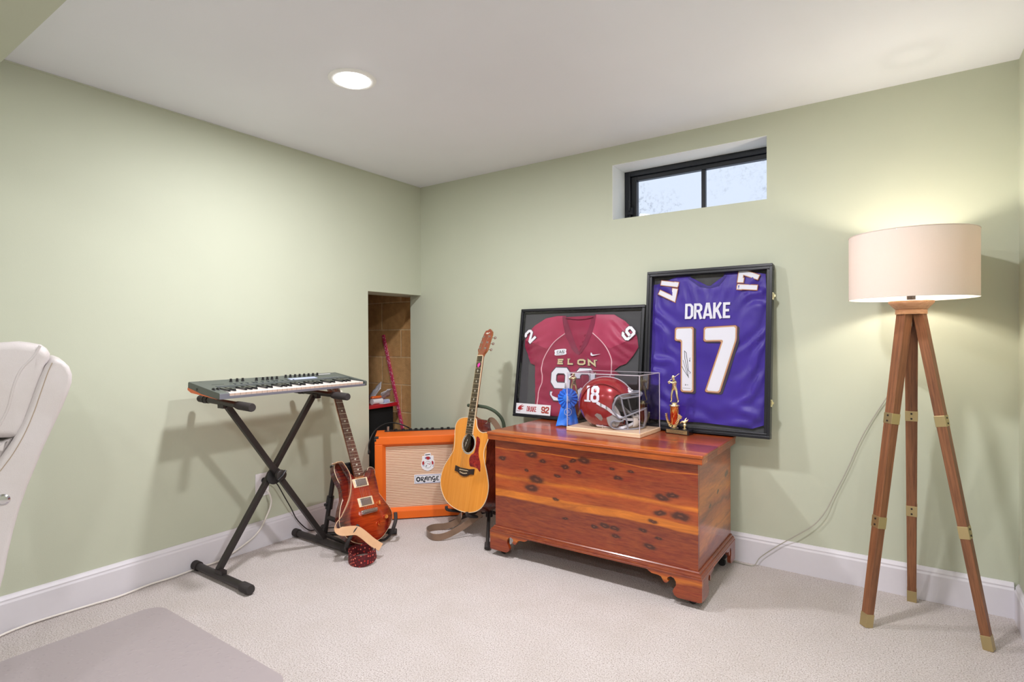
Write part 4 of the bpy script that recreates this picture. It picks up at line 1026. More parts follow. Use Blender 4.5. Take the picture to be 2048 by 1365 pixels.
obj('socket', MB().lathe([(.014, 1.219), (.014, 1.250), (.020, 1.252), (.020, 1.292), (.001, 1.292)], 24), M['black_plastic'], lp)
blb = obj('bulb', MB().lathe([(.013, 1.290), (.014, 1.300), (.028, 1.325), (.031, 1.342), (.027, 1.360), (.014, 1.371), (.0001, 1.373)], 28), M['bulb'], lp)
blb.visible_shadow = True
ld = bpy.data.lights.new('lamp_bulb', 'POINT'); ld.energy = LAMP_W; ld.color = (1, .91, .80); ld.shadow_soft_size = .034
lo = bpy.data.objects.new('lamp_bulb_light', ld); COL.objects.link(lo); lo.parent = lp; lo.location = (0, 0, 1.342)
obj('pull_chain', MB().tube([(.004, -.012, 1.17), (.004, -.012, 1.13)], .0012, 6).tube([(.004, -.012, 1.13), (.004, -.012, 1.122)], .0022, 8), M['chrome'], lp)
feet = [(2.645, -.388), (2.790, -.048), (3.003, -.337)]
for fx, fy in feet:
    d = Vector((fx-LX, fy-LY, 0)); dn = d.normalized(); top = Vector(dn*.027)+Vector((0, 0, 1.168)); bot = Vector((d.x, d.y, .0))
    axis = (bot-top).normalized(); side = axis.cross(Vector((dn.y, -dn.x, 0))).normalized(); tang = Vector((dn.y, -dn.x, 0))
    L = (bot-top).length
    mm = Matrix((tang, side, axis)).transposed().to_4x4(); mm.translation = top
    def sec(t0, t1, g=0.0):
        mb = MB(); vs = []
        for t in (t0, t1):
            a = .0215-.0065*t+g; b = .0165-.003*t+g
            for sx, sy in ((-1, -1), (1, -1), (1, 1), (-1, 1)): vs.append((sx*a, sy*b, t*L))
        return mb.add(vs, [(3, 2, 1, 0), (4, 5, 6, 7)]+[(i, (i+1) % 4, 4+(i+1) % 4, 4+i) for i in range(4)])
    lg = obj('leg', sec(.0, .985), M['lamp_wood'], lp, bevel=.002); lg.matrix_basis = mm
    for t0, t1 in ((.318, .352), (.648, .685)):
        c = obj('brass_collar', sec(t0, t1, .0012), M['brass'], lg, bevel=.001)
        sc = MB()
        for q in (.25, .75):
            z = (t0+(t1-t0)*q)*L; r_ = .0165-.003*t0+.0012
            sc.tube([(0, -r_-.002, z), (0, r_+.002, z)], .0035, 10)
        obj('screw', sc, M['black_metal'], c)
    obj('brass_foot', sec(.958, 1.0, .0012), M['brass'], lg, bevel=.001)
cord = [(2.785, -.262, 1.17), (2.79, -.20, 1.02), (2.760, -.05, .93), (2.699, -.012, .816), (2.62, -.012, .66), (2.56, -.012, .50), (2.51, -.013, .38), (2.475, -.02, .30), (2.43, -.02, .235), (2.36, -.024, .175), (2.28, -.028, .11), (2.21, -.03, .045), (2.185, -.04, .006), (2.15, -.05, .004), (2.06, -.04, .004)]
tag(obj('lamp_cord', MB().tube(catmull(cord, 8, False), .0022, 8), M['cord_clear']), 'thin grey cord running from the floor lamp down the wall and behind the chest', 'cord')
# ------------------------------------------------------------------ keyboard on its X stand
KX0, KX1, KY0, KY1 = .135, .405, -1.628, -.838
KL = KY1-KY0
kt = math.radians(3.2)
kb = thing('musical_keyboard', 'grey 49-key synthesizer keyboard with an orange underside, lying on the black X stand', 'keyboard', m=T(KX1, KY0, .832) @ RY(kt) )
# local: x from -.27 (rear) to 0 (front), y 0..KL, z up
D0 = KX1-KX0
side = [(0, .004), (0, .026), (-.006, .030), (-.085, .036), (-D0+.006, .052), (-D0, .048), (-D0, .016), (-D0+.03, .006), (-.02, .002)]
body = MB().prism([(x, z) for x, z in side], 0, .043, 'xz').prism([(x, z) for x, z in side], KL-.012, KL, 'xz')
obj('end_block', fixn(MB().prism(side, 0, .043, 'xz')), M['synth'], kb, bevel=.002)
obj('end_block', fixn(MB().prism(side, KL-.014, KL, 'xz')), M['synth'], kb, bevel=.002)
back = [(-.128, .012), (-.128, .0365), (-D0+.006, .052), (-D0, .048), (-D0, .016), (-D0+.03, .006)]
obj('panel_housing', fixn(MB().prism(back, .0432, KL-.0142, 'xz')), M['synth'], kb, bevel=.001)
obj('key_bed', MB().box(-.128, -.003, .0432, KL-.0142, .004, .012), M['synth_dark'], kb)
obj('front_rail', MB().box(-.003, .001, .0432, KL-.0142, .003, .0145), M['synth_trim'], kb, bevel=.001)
obj('front_trim', MB().box(0.0003, .0018, .0, .043, .003, .026), M['synth_trim'], kb)
und = [(-.02, .0018), (-D0+.03, .0055), (-D0-.0006, .0155), (-D0-.0006, .026), (-D0+.05, .020), (-D0+.12, .010), (-.03, .003)]
obj('orange_underside', fixn(MB().prism(und, -.0006, KL+.0006, 'xz')), M['orange_plastic'], kb)
obj('panel_strip', MB().prism([(-.132, .0368), (-.150, .0392), (-.150, .0402), (-.131, .0378)], .06, KL-.02, 'xz'), M['synth_dark'], kb)
kw = (KL-.0142-.0435)/29.35; ky = .0438
pat = {0, 1, 3, 4, 5}
for i in range(29):
    y = ky+i*kw
    k = obj('white_key', MB().box(-.127, -.0045, y+.0004, y+kw-.0006, .0235, .0262), M['key_white'], kb, bevel=.0006)
    obj('key_front', MB().box(-.0052, -.0044, y+.0005, y+kw-.0007, .0125, .0235), M['key_front'], k)
    if i < 28 and (i % 7) in pat:
        obj('black_key', MB().prism([(-.126, .026), (-.126, .036), (-.052, .036), (-.046, .0262)], y+kw-.0055, y+kw+.0055, 'xz'), M['black_gloss'], kb, bevel=.0012)
def pz(x): return .0365+(.052-.0365)*(-x-.128)/(D0-.006-.128)
def knob(x, y, r=.0062, h=.014):
    z = pz(x)-.0005; k = obj('knob', MB().lathe([(r*1.15, 0), (r*1.1, .003), (r*.9, .004), (r*.82, h), (r*.6, h+.0008), (.0001, h+.0008)], 18, (x, y, z)), M['black_plastic'], kb)
for y in (.165, .195, .222): knob(-.215, y)
for y in (.285, .318, .342, .366, .392): knob(-.205, y)
for i in range(8): knob(-.222, .452+i*.0268)
for j in range(3):
    for i in range(4): obj('slider', MB().box(-.185-.001, -.160, .156+i*.03+j*.105, .160+i*.03+j*.105, pz(-.172)-.001, pz(-.172)+.0018), M['synth_dark'], kb)
dp = obj('display', MB().prism([(-.165, pz(-.165)), (-.195, pz(-.195)), (-.195, pz(-.195)+.0014), (-.165, pz(-.165)+.0014)], .445, .60, 'xz'), M['silver_print'], kb)
obj('logo_strip', MB().prism([(-.235, pz(-.235)), (-.243, pz(-.243)), (-.243, pz(-.243)+.0008), (-.235, pz(-.235)+.0008)], .655, .735, 'xz'), M['white_plastic'], kb)
obj('panel_seam', MB().prism([(-.180, pz(-.180)), (-.182, pz(-.182)), (-.182, pz(-.182)+.0006), (-.180, pz(-.180)+.0006)], .06, .115, 'xz'), M['ink'], kb)
bt_ = MB()
for i in range(9): bt_.prism([(-.150, pz(-.15)), (-.157, pz(-.157)), (-.157, pz(-.157)+.0016), (-.150, pz(-.15)+.0016)], .655+i*.0125-.04, .663+i*.0125-.04, 'xz')
obj('button_row', bt_, M['synth_trim'], kb)
for y in (.014, .032):
    wz = .034; pw = obj('pitch_wheel', MB().lathe([(.014, -.0035), (.016, -.002), (.016, .002), (.014, .0035)], 24, m=T(-.075, y, wz-.006) @ RX(PI/2)), M['black_plastic'], kb)
obj('side_socket', MB().tube([(-.19, -.0012, .026), (-.19, .002, .026)], .006, 14), M['black_plastic'], kb)

ks = thing('keyboard_stand', 'black single-brace X keyboard stand with foam-capped arms and tubular feet', 'keyboard stand', (0, 0, 0))
yL_, yR_ = -1.545, -1.015
def sq(p, q, hw, hd=None):
    p, q = Vector(p), Vector(q); d = (q-p).normalized(); x = Vector((1, 0, 0)); n_ = d.cross(x).normalized(); mb = MB(); vs = []
    for c in (p, q):
        for a, b in ((-1, -1), (1, -1), (1, 1), (-1, 1)): vs.append(c+x*a*hw+n_*b*hw)
    return fixn(mb.add(vs, [(3, 2, 1, 0), (4, 5, 6, 7)]+[(i, (i+1) % 4, 4+(i+1) % 4, 4+i) for i in range(4)]))
la = obj('cross_leg', sq((.228, yL_, .050), (.228, -1.045, .790), .0125), M['black_metal'], ks, bevel=.002)
lb = obj('cross_leg', sq((.262, yR_, .050), (.262, -1.520, .790), .0125), M['black_metal'], ks, bevel=.002)
for yy in (yL_, yR_):
    ft = obj('foot', MB().tube([(.02, yy, .024), (.465, yy, .024)], .017, 16), M['black_metal'], ks)
    obj('foam_cap', MB().tube([(.003, yy, .024), (.008, yy, .024), (.05, yy, .024)], [.019, .0215, .0215], 16), M['black_foam'], ft)
    obj('foam_cap', MB().tube([(.425, yy, .024), (.480, yy, .024), (.486, yy, .024)], [.0215, .0215, .019], 16), M['black_foam'], ft)
    obj('weld_bracket', MB().box(.215, .275, yy-.012, yy+.012, .038, .055), M['black_metal'], ft)
for yy in (-1.535, -1.035):
    ar = obj('arm', MB().tube([(.085, yy, .810), (.44, yy, .800)], .0135, 14), M['black_metal'], ks)
    obj('foam_grip', MB().tube([(.375, yy, .801), (.392, yy, .800), (.488, yy, .7975), (.493, yy, .7975)], [.0165, .0185, .0185, .0165], 16), M['black_foam'], ar)
    obj('foam_grip', MB().tube([(.052, yy, .811), (.057, yy, .811), (.135, yy, .809)], [.0145, .0165, .0165], 16), M['black_foam'], ar)
    obj('rubber_collar', MB().tube([(.098, yy, .810), (.106, yy, .810)], .0185, 16), M['black_plastic'], ar)
    obj('arm_bracket', MB().box(.222, .270, yy-.012+.006*(1 if yy < -1.2 else -1), yy+.012+.006*(1 if yy < -1.2 else -1), .778, .800), M['black_metal'], ar)
pv = obj('pivot_disc', MB().lathe([(.001, -.008), (.034, -.008), (.040, -.005), (.040, .005), (.034, .008), (.001, .008)], 36, m=T(.2455, -1.282, .421) @ RY(PI/2)), M['black_plastic'], ks)
obj('clutch_knob', MB().lathe([(.001, -.012), (.020, -.012), (.026, -.006), (.026, .010), (.020, .014), (.001, .014)], 24, m=T(.290, -1.276, .430) @ RY(PI/2)), M['black_metal'], ks)
obj('knob_wing', MB().tube([(.298, -1.296, .412), (.305, -1.276, .430), (.298, -1.256, .448)], .010, 10, flat=(1, .6)), M['black_plastic'], ks)

# ------------------------------------------------------------------ orange guitar amplifier
aw, ah, ad = .545, .500, .255
ax, ay = Vector((.196, -.600)), Vector((.196+.385, -.600+.386))
ang = math.atan2(.386, .385)
am = thing('guitar_amplifier', 'orange combo guitar amplifier with woven tan grille and white badges, tucked in the corner', 'amplifier', (.190, -.598, 0), ang)
# shell with a deep splayed front frame
fwd, rec = .046, .020
o_ = .024
outer = [(0, 0.006), (aw, .006), (aw, ah), (0, ah)]
mb = MB().box(0, aw, 0, ad, .006, .006+fwd).box(0, aw, 0, ad, ah-fwd, ah).box(0, fwd, 0, ad, .006+fwd, ah-fwd).box(aw-fwd, aw, 0, ad, .006+fwd, ah-fwd)
cab = obj('cabinet', mb, M['orange'], am, bevel=.004, bseg=3)
# splayed inner bevel
a0, a1 = fwd-.001, fwd+.017; vs = []
for (g, y) in ((a0, .0005), (a1, .026)):
    vs += [(g, y, .006+g), (aw-g, y, .006+g), (aw-g, y, ah-g), (g, y, ah-g)]
bv = MB().add(vs, [(0, 1, 5, 4), (1, 2, 6, 5), (2, 3, 7, 6), (3, 0, 4, 7)]); obj('inner_bevel', fixn(bv), M['orange'], cab, solid=.001)
obj('grille_cloth', MB().box(fwd, aw-fwd, .0262, .034, .006+fwd, ah-fwd), M['grille'], am)
obj('rear_board', MB().box(fwd, aw-fwd, ad-.02, ad-.004, .006+fwd, ah-fwd), M['black_plastic'], am)
for cx in (0, aw):
    for cz in (.006, ah):
        sx = 1 if cx == 0 else -1; sz = 1 if cz < .1 else -1
        mb = MB().box(cx-sx*.002, cx+sx*.024, -.002, .024, cz-sz*.002, cz+sz*.010).box(cx-sx*.002, cx+sx*.010, -.002, .024, cz+sz*.010, cz+sz*.026)
        obj('corner_protector', fixn(mb), M['black_plastic'], am, bevel=.003)
ct = MB()
obj('control_panel', MB().box(.05, aw-.05, ad-.075, ad-.015, ah-.001, ah+.003), M['black_plastic'], am)
for i, x in enumerate((.10, .145, .19, .225, .26, .295, .33, .39, .43)):
    obj('control_knob', MB().lathe([(.009, 0), (.0085, .010), (.0001, .010)], 16, (x+.02, ad-.045, ah+.003)), M['black_plastic'], am)
hd = MB().tube([(.06, ad-.10, ah+.001), (.07, ad-.10, ah+.012), (.15, ad-.10, ah+.014), (.16, ad-.10, ah+.001)], .005, 8, flat=(1, 1)); 
obj('jack_plug', MB().tube([(.072, ad-.05, ah+.002), (.072, ad-.05, ah+.030)], .008, 12), M['nickel'], am)
# crest and name badges
gx = aw/2+.040; gm = T(gx, .0262, 0)
cr_ = catmull([(-.018, .055), (.016, .058), (.018, .045), (.034, .040), (.035, .018), (.040, .004), (.037, -.016), (.030, -.036), (.0, -.050), (-.028, -.038), (-.040, -.018), (-.038, .004), (-.034, .022), (-.033, .040), (-.02, .044)], 4)
cz_ = .330
crest = obj('crest_badge', MB().prism([(x, z+cz_) for x, z in cr_], -.0030, 0, m=gm), M['white_plastic'], am)
def blob(pts, mat, name='crest_print', y=-.0036):
    obj(name, MB().prism([(x, z+cz_) for x, z in catmull(pts, 4)], y, -.003, m=gm), mat, crest)
blob([(-.010, .036), (.010, .036), (.012, .024), (.004, .018), (-.008, .022)], M['red_print'])
blob([(-.018, .030), (-.011, .034), (-.012, .022)], M['blue_print']); blob([(.013, .032), (.018, .028), (.014, .020)], M['blue_print'])
blob([(-.033, .006), (-.023, .010), (-.022, -.008), (-.032, -.012)], M['red_print']); blob([(.024, .010), (.034, .004), (.032, -.014), (.024, -.006)], M['red_print'])
blob([(-.030, -.016), (-.025, -.012), (-.026, -.022)], M['blue_print']); blob([(.030, -.02), (.034, -.016), (.031, -.026)], M['blue_print'])
mb = MB(); stroke(mb, [(-.016+.0, .048+cz_), (.014, .050+cz_)], .0022, -.0036, -.003, m=gm)
stroke(mb, [(.020*math.cos(a), cz_-.012+.020*math.sin(a)) for a in [2*PI*i/24 for i in range(24)]], .0006, -.0036, -.003, True, m=gm)
stroke(mb, [(-.006, cz_-.006), (.003, cz_-.005)], .0012, -.0036, -.003, m=gm); stroke(mb, [(-.012, cz_-.020), (-.007, cz_-.016), (-.010, cz_-.024)], .0016, -.0036, -.003, m=gm)
obj('crest_lines', mb, M['ink'], crest)
mb = MB(); stroke(mb, [(.004, cz_-.008), (.014, cz_-.009)], .002, -.0036, -.003, m=gm); obj('crest_print', mb, M['red_print'], crest)
bz = .232; bx0, bx1 = -.082, .082
bd = obj('name_badge', MB().box(bx0, bx1, -.0030, 0, bz-.028, bz+.028).xf(gm), M['white_plastic'], am, bevel=.0015)
mb = MB(); stroke(mb, [(bx0+.006, bz-.022), (bx1-.006, bz-.022), (bx1-.006, bz+.022), (bx0+.006, bz+.022)], .0009, -.0036, -.003, True, m=gm)
obj('badge_border', mb, M['blue_print'], bd)
mb = MB(); S_ = lambda p, w_=.0026, c=False: stroke(mb, [(x, z+bz) for x, z in p], w_, -.0038, -.003, c, m=gm)
def oval(cx, cz, rx, rz, a0=0, a1=360, n=20): return [(cx+rx*math.cos(math.radians(a0+(a1-a0)*i/n)), cz+rz*math.sin(math.radians(a0+(a1-a0)*i/n))) for i in range(n+1)]
S_(oval(-.058, .0, .0095, .0115)[:-1], .0036, True)
S_([(-.040, -.012), (-.040, .012)], .003); S_(oval(-.036, .006, .009, .006, 100, -90), .0024); S_([(-.036, .0), (-.028, -.012), (-.023, -.017), (-.018, -.016)], .0030); S_([(-.020, -.016), (-.0175, -.013)], .004)
S_([(-.020, -.010), (-.014, .010), (-.008, .012), (-.004, .012), (-.004, -.011)], .0028); S_([(-.022, -.001), (-.002, .0)], .0022); S_([(-.019, .008), (-.012, .004)], .0034)
S_([(.005, -.011), (.005, .010), (.008, .012)], .0028); S_([(.005, .008), (.013, .012), (.019, .008), (.019, -.010), (.022, -.011)], .0028)
S_(oval(.035, .003, .0085, .0095, 40, 330), .0028); S_([(.043, .000), (.044, -.010), (.039, -.018), (.033, -.017)], .0026); S_([(.037, .0), (.046, .001)], .0018); S_([(.034, -.018), (.031, -.014)], .0034)
S_([(.053, .012), (.053, -.011)], .003); S_([(.053, .011), (.066, .012)], .0024); S_([(.053, .001), (.062, .002)], .0022); S_([(.053, -.010), (.067, -.009)], .0024)
obj('badge_lettering', mb, M['ink'], bd)
# ------------------------------------------------------------------ guitars
def pose(o, h, l, t):
    h, l, t = map(math.radians, (h, l, t)); n = Vector((math.cos(h), math.sin(h), 0)); rx = Vector((-math.sin(h), math.cos(h), 0)); up = Vector((0, 0, 1))
    nn = n*math.cos(l)+up*math.sin(l); uu = up*math.cos(l)-n*math.sin(l); c, s = math.cos(t), math.sin(t)
    X = c*rx+s*uu; U = -s*rx+c*uu
    m = Matrix((X, -nn, U)).transposed().to_4x4(); m.translation = Vector(o); return m
def taper_prism(z0, z1, w0, w1, y0, y1):
    return MB().add([(-w0, y0, z0), (w0, y0, z0), (w1, y0, z1), (-w1, y0, z1), (-w0, y1, z0), (w0, y1, z0), (w1, y1, z1), (-w1, y1, z1)],
                    [(0, 1, 2, 3), (7, 6, 5, 4), (0, 4, 5, 1), (1, 5, 6, 2), (2, 6, 7, 3), (3, 7, 4, 0)])
def neck_mb(z0, z1, w0, w1, yf, dep):
    vs = []; n = 10
    for z, w_ in ((z0, w0), (z1, w1)):
        for k in range(n+1): a = PI*k/n; vs.append((-w_*math.cos(a), yf+dep*math.sin(a), z))
    fs = [(k, k+1, n+2+k, n+1+k) for k in range(n)]+[tuple(range(n+1)), tuple(range(n+1, 2*n+2))[::-1], (0, n+1, 2*n+1, n)]
    return fixn(MB().add(vs, fs, True))

# electric
EM = pose((.459, -.907, .1825), -2.316, 28.285, -6.859) @ T(.0185, 0, 0)
EM = EM.to_translation().to_tuple(); EM = pose(EM, -2.316, 28.285, -3.1) @ Matrix.Scale(1.03, 4)
eg = thing('electric_guitar', 'glossy red sunburst electric guitar with two pickups, in front of the orange amplifier', 'electric guitar', m=EM)
el_ = [(-0.108, 0.273), (-0.09, 0.281), (-0.063, 0.267), (-0.048, 0.236), (-0.038, 0.208), (-0.025, 0.192), (0.014, 0.187), (0.039, 0.188), (0.057, 0.197), (0.08, 0.224), (0.105, 0.221), (0.112, 0.198), (0.093, 0.142), (0.096, 0.091), (0.121, 0.036), (0.144, -0.018), (0.136, -0.064), (0.086, -0.114), (0.025, -0.146), (-0.057, -0.149), (-0.125, -0.122), (-0.163, -0.074), (-0.17, -0.02), (-0.145, 0.047), (-0.116, 0.095), (-0.107, 0.147), (-0.12, 0.191), (-0.124, 0.241)]
eo_ = catmull(el_, 5); edE = edge_dist(eo_)
bmb = relief(eo_, .01, lambda x, z: .0075*min(1, edE(x, z)/.055)**.8*(1 if edE(x, z) > .0005 else 0), None, 0.0)
nE = len(eo_); wl = MB().add([(x, 0, z) for x, z in eo_]+[(x, .038, z) for x, z in eo_], [(i, (i+1) % nE, nE+(i+1) % nE, nE+i) for i in range(nE)], True); wl = fixn(wl)
bmb.add(wl.v, wl.f, True); bk_ = MB().prism(eo_, .038, .040); bmb.add(bk_.v, bk_.f, False)
bd_ = obj('body', bmb, M['sunburst'], eg, sharp=50)
obj('binding', MB().tube([(x, .0015, z) for x, z in eo_], .0016, 6, closed=True), M['cream_binding'], bd_)
obj('neck', neck_mb(.16, .640, .027, .0215, -.011, .021), M['mahogany'], eg, sharp=60)
fb = obj('fretboard', taper_prism(.186, .635, .0275, .0213, -.0165, -.011), M['rose_board'], eg, bevel=.0008)
def frets(scale, zend, n, wf, y, fbp, inl, shape, isz):
    for k in range(1, n+1):
        z = scale/2**(k/12)
        if z < zend+.003: break
        w_ = wf(z)-.0006; obj('fret', MB().box(-w_, w_, y-.0012, y+.0004, z-.0011, z+.0011), M['fret'], fbp)
    for k in inl:
        z = scale*(2**(-k/12)+2**(-(k-1)/12))/2; s_ = isz*(.75+.25*z/scale); mb = MB().prism([(x*s_, z+w_*s_) for x, w_ in shape], y-.0006, y+.0003); obj('inlay', mb, M['pearl'], fbp)
bird = [(-.9, .1), (-.35, .25), (-.15, .9), (.1, .35), (.9, .75), (.45, .0), (.35, -.5), (.0, -.15), (-.5, -.5), (-.35, -.05)]
frets(.635, .186, 22, lambda z: .0213+(.0275-.0213)*(.635-z)/.449, -.0165, fb, (3, 5, 7, 9, 12, 15, 17, 19, 21), bird, .0095)
hdo = [(-.0215, 0), (-.026, .018), (-.034, .034), (-.036, .085), (-.034, .130), (-.020, .142), (.004, .136), (.022, .150), (.034, .134), (.036, .085), (.034, .034), (.026, .018), (.0215, 0)]
hm_ = T(0, -.012, .636) @ RX(math.radians(-11))
hh = obj('headstock', MB().prism(hdo, 0, .014, m=hm_), M['rosewood'], eg, bevel=.001)
obj('nut', MB().box(-.0215, .0215, -.0185, -.011, .634, .638), M['cream_binding'], eg)
for i in range(3):
    for sd in (-1, 1):
        z = .045+i*.034
        tn = obj('tuner', MB().tube([hm_ @ Vector((sd*.022, -.008, z)), hm_ @ Vector((sd*.022, .018, z))], .0035, 10).tube([hm_ @ Vector((sd*.03, .017, z)), hm_ @ Vector((sd*.045, .017, z))], .002, 8), M['nickel'], hh)
        obj('tuner_button', MB().tube([hm_ @ Vector((sd*.044, .017, z)), hm_ @ Vector((sd*.049, .017, z)), hm_ @ Vector((sd*.058, .017, z))], [.004, .0075, .006], 12, flat=(.45, 1)), M['pearl'], tn)
for zc in (.152, .051):
    rg = obj('pickup_ring', MB().box(-.045, .045, -.0115, -.004, zc-.023, zc+.023), M['cream_binding'], eg, bevel=.002)
    pc = obj('pickup', MB().box(-.034, .034, -.0140, -.009, zc-.0185, zc+.0185), M['nickel'], rg, bevel=.002)
    for sx in (-.041, .041): obj('screw', MB().tube([(sx, -.0125, zc), (sx, -.010, zc)], .0022, 8), M['gold'], rg)
    for k in range(6): obj('pole_piece', MB().tube([(-.025+k*.01, -.0146, zc+.009), (-.025+k*.01, -.012, zc+.009)], .002, 8), M['chrome'], pc)
br = obj('bridge', MB().tube([(-.048, -.016, .001), (.048, -.016, .001)], .0085, 14).box(-.046, .046, -.021, -.008, -.012, .004), M['chrome'], eg, bevel=.001)
for k in range(6): obj('saddle', MB().box(-.0335+k*.0115, -.0245+k*.0115, -.0265, -.018, -.006, .008), M['nickel'], br)
for kx, kz in ((0.074, 0.03), (0.092, -0.048), (0.038, -0.072)):
    obj('control_knob', MB().lathe([(.0125, 0), (.0115, .010), (.0105, .013), (.0001, .013)], 24, m=T(kx, -.004, kz) @ RX(PI/2)), M['foil'], eg)
for k in range(6):
    xn = -.0175+k*.007; xb = -.029+k*.0115; gsz = (.0007, .0006, .0005, .00042, .00036, .0003)[k]
    obj('string', MB().tube([(xb, -.0262, .0), (xn, -.0190, .636), tuple(hm_ @ Vector(((-1 if k < 3 else 1)*.020, -.006, .045+(k if k < 3 else 5-k)*.034)))], gsz, 5), M['nickel'], eg)
sb_ = obj('strap_button', MB().tube([(-.100, .018, .255), (-.116, .018, .284)], .006, 10), M['nickel'], eg)
sp_ = [(-0.126, 0.0, 0.271), (-0.101, -0.026, 0.269), (-0.087, -0.036, 0.256), (-0.071, -0.04, 0.194), (-0.085, -0.042, 0.131), (-0.115, -0.042, 0.072), (-0.17, -0.038, 0.008), (-0.207, -0.034, -0.021), (-0.217, -0.036, -0.046), (-0.201, -0.05, -0.069), (-0.138, -0.06, -0.082), (-0.111, -0.068, -0.107), (-0.079, -0.082, -0.159), (-0.052, -0.098, -0.195)]
sw_ = [(.5, .85, .1), (.55, .83, .1), (.6, .8, 0), (.62, .8, 0), (.62, .8, 0), (.62, .8, 0), (.62, .8, .1), (.6, .7, .3), (.5, .6, .5), (.35, .1, 1), (.45, 0, 1), (.75, 0, .75), (.8, 0, .6), (.8, 0, .55)]
P_s = catmull(sp_, 5, False); W_s = catmull(sw_, 5, False)
obj('guitar_strap', ribbon(P_s, W_s, .044, .0022), M['strap_tan'], eg, sharp=60)
inv = EM.inverted()
lpw = [(.600, -.985, .030), (.575, -.955, .032), (.530, -.972, .031), (.512, -1.010, .030), (.520, -1.055, .029), (.560, -1.090, .029), (.610, -1.105, .029), (.655, -1.085, .030), (.668, -1.040, .036), (.655, -1.005, .044)]
P_l = [inv @ Vector(p) for p in catmull(lpw, 6, False)]
upl = (inv.to_3x3() @ Vector((0, 0, 1)))
obj('patterned_strap_end', ribbon(P_l, [upl]*len(P_l), .052, .003), M['strap_red'], eg, sharp=60)

gs = thing('guitar_stand', 'black folding guitar stand holding the red sunburst electric guitar', 'guitar stand', (0, 0, 0))
post = obj('post', MB().tube([(.205, -.962, .035), (.285, -.955, .405)], .0125, 14), M['black_metal'], gs)
obj('clutch_collar', MB().tube([(.236, -.959, .178), (.250, -.958, .245)], .019, 16).tube([(.243, -.990, .205), (.243, -.965, .205)], .008, 10), M['black_plastic'], post)
obj('top_bracket', MB().box(-.03, .14, -.010, .010, -.008, .006, T(.292, -.955, .412) @ RZ(math.radians(80))).box(.035, .10, -.015, .018, -.075, -.008, T(.292, -.955, .412) @ RZ(math.radians(80))), M['black_plastic'], post, bevel=.003)
for a, b in (((.205, -.962, .032), (.455, -.968, .018)), ((.205, -.950, .032), (.470, -.690, .022)), ((.205, -.955, .032), (.06, -.865, .018))):
    l = obj('leg', MB().tube([a, b], .0105, 12), M['black_metal'], gs); A_, B_ = Vector(a), Vector(b); d_ = (B_-A_).normalized()
    obj('rubber_tip', MB().tube([B_-d_*.05, B_-d_*.045, B_-d_*.003, B_], [.012, .0165, .0165, .013], 14), M['black_foam'], l)
def cradle(pts, tip):
    P = [EM @ Vector(p) for p in catmull(pts, 5, False)]
    c = obj('cradle_arm', MB().tube(P, .0065, 10), M['black_metal'], gs)
    P = [EM @ Vector(p) for p in catmull(tip, 5, False)]; obj('foam_sleeve', MB().tube(P, .0098, 12), M['black_foam'], c)
cradle([(-.03, .075, -.06), (-.085, .070, -.125), (-.135, .052, -.145), (-.168, .0, -.135), (-.170, -.030, -.118)], [(-.168, -.004, -.134), (-.172, -.036, -.116), (-.152, -.050, -.092), (-.112, -.054, -.062)])
cradle([(-.03, .075, -.06), (.05, .070, -.130), (.095, .052, -.150), (.112, .0, -.130), (.116, -.020, -.110)], [(.112, .004, -.132), (.113, -.028, -.106), (.128, -.034, -.080), (.140, -.034, -.044)])
obj('cradle_joint', MB().tube([EM @ Vector((-.03, .075, -.06)), Vector((.226, -.960, .13))], .012, 12), M['black_metal'], gs)

# acoustic
AM = pose((.772, -.449, .35), -100.735, 12.649, 2.548) @ T(-.016, 0, 0) @ RY(math.radians(.9))
ag = thing('acoustic_guitar', 'acoustic guitar with an amber top and a cutaway, between amplifier and chest', 'acoustic guitar', m=AM)
al = [(-.030, .291), (-.085, .289), (-.129, .276), (-.153, .245), (-.153, .202), (-.143, .149), (-.142, .098), (-.169, .052), (-.205, -.004), (-.219, -.074), (-.195, -.138), (-.132, -.192), (-.032, -.218), (.07, -.214), (.145, -.182), (.183, -.126), (.187, -.055), (.155, .020), (.126, .075), (.116, .125), (.134, .180), (.136, .212), (.114, .221), (.084, .217), (.052, .226), (.028, .252), (.014, .289)]
ao = catmull([(x+.018, z) for x, z in al], 5)
top = relief(ao, .0065, lambda x, z: 0, None, .0014)
HZ = .146; keep = []
for f, smf in zip(top.f, top.sm):
    c = sum((Vector(top.v[i]) for i in f), Vector())/len(f)
    if (c.x**2+(c.z-HZ)**2)**.5 > .0505: keep.append(f)
top.f = keep; top.sm = [False]*len(keep)
obj('soundboard', top, M['spruce'], ag, solid=.0026)
mb = MB(); n = len(ao); vs = [(x, .003, z) for x, z in ao]+[(x, .104, z) for x, z in ao]
mb.add(vs, [(i, (i+1) % n, n+(i+1) % n, n+i) for i in range(n)], True); mb = fixn(mb)
sd_ = obj('sides', mb, M['rosewood'], ag, sharp=50)
obj('back', MB().prism(ao, .104, .107), M['rosewood'], ag)
obj('binding', MB().tube([(x, .0005, z) for x, z in ao], .0022, 6, closed=True), M['cream_binding'], ag)
obj('rosette', MB().lathe([(.0490, .0005), (.0490, -.0008), (.0580, -.0008), (.0580, .0005)], 64, m=T(0, 0, HZ) @ RX(-PI/2) @ Matrix.Scale(-1, 4, (0, 0, 1)), close=True), M['pearl'], ag)
obj('rosette_ring', MB().tube([(.0535*math.cos(a), -.0009, HZ+.0535*math.sin(a)) for a in [2*PI*i/64 for i in range(64)]], .0012, 6, closed=True), M['black_plastic'], ag)
cvp = catmull([(-.002, .052), (.010, .035), (.006, -.005), (-.016, -.036), (-.034, -.030), (-.043, -.002), (-.034, .030), (-.018, .048)], 5)
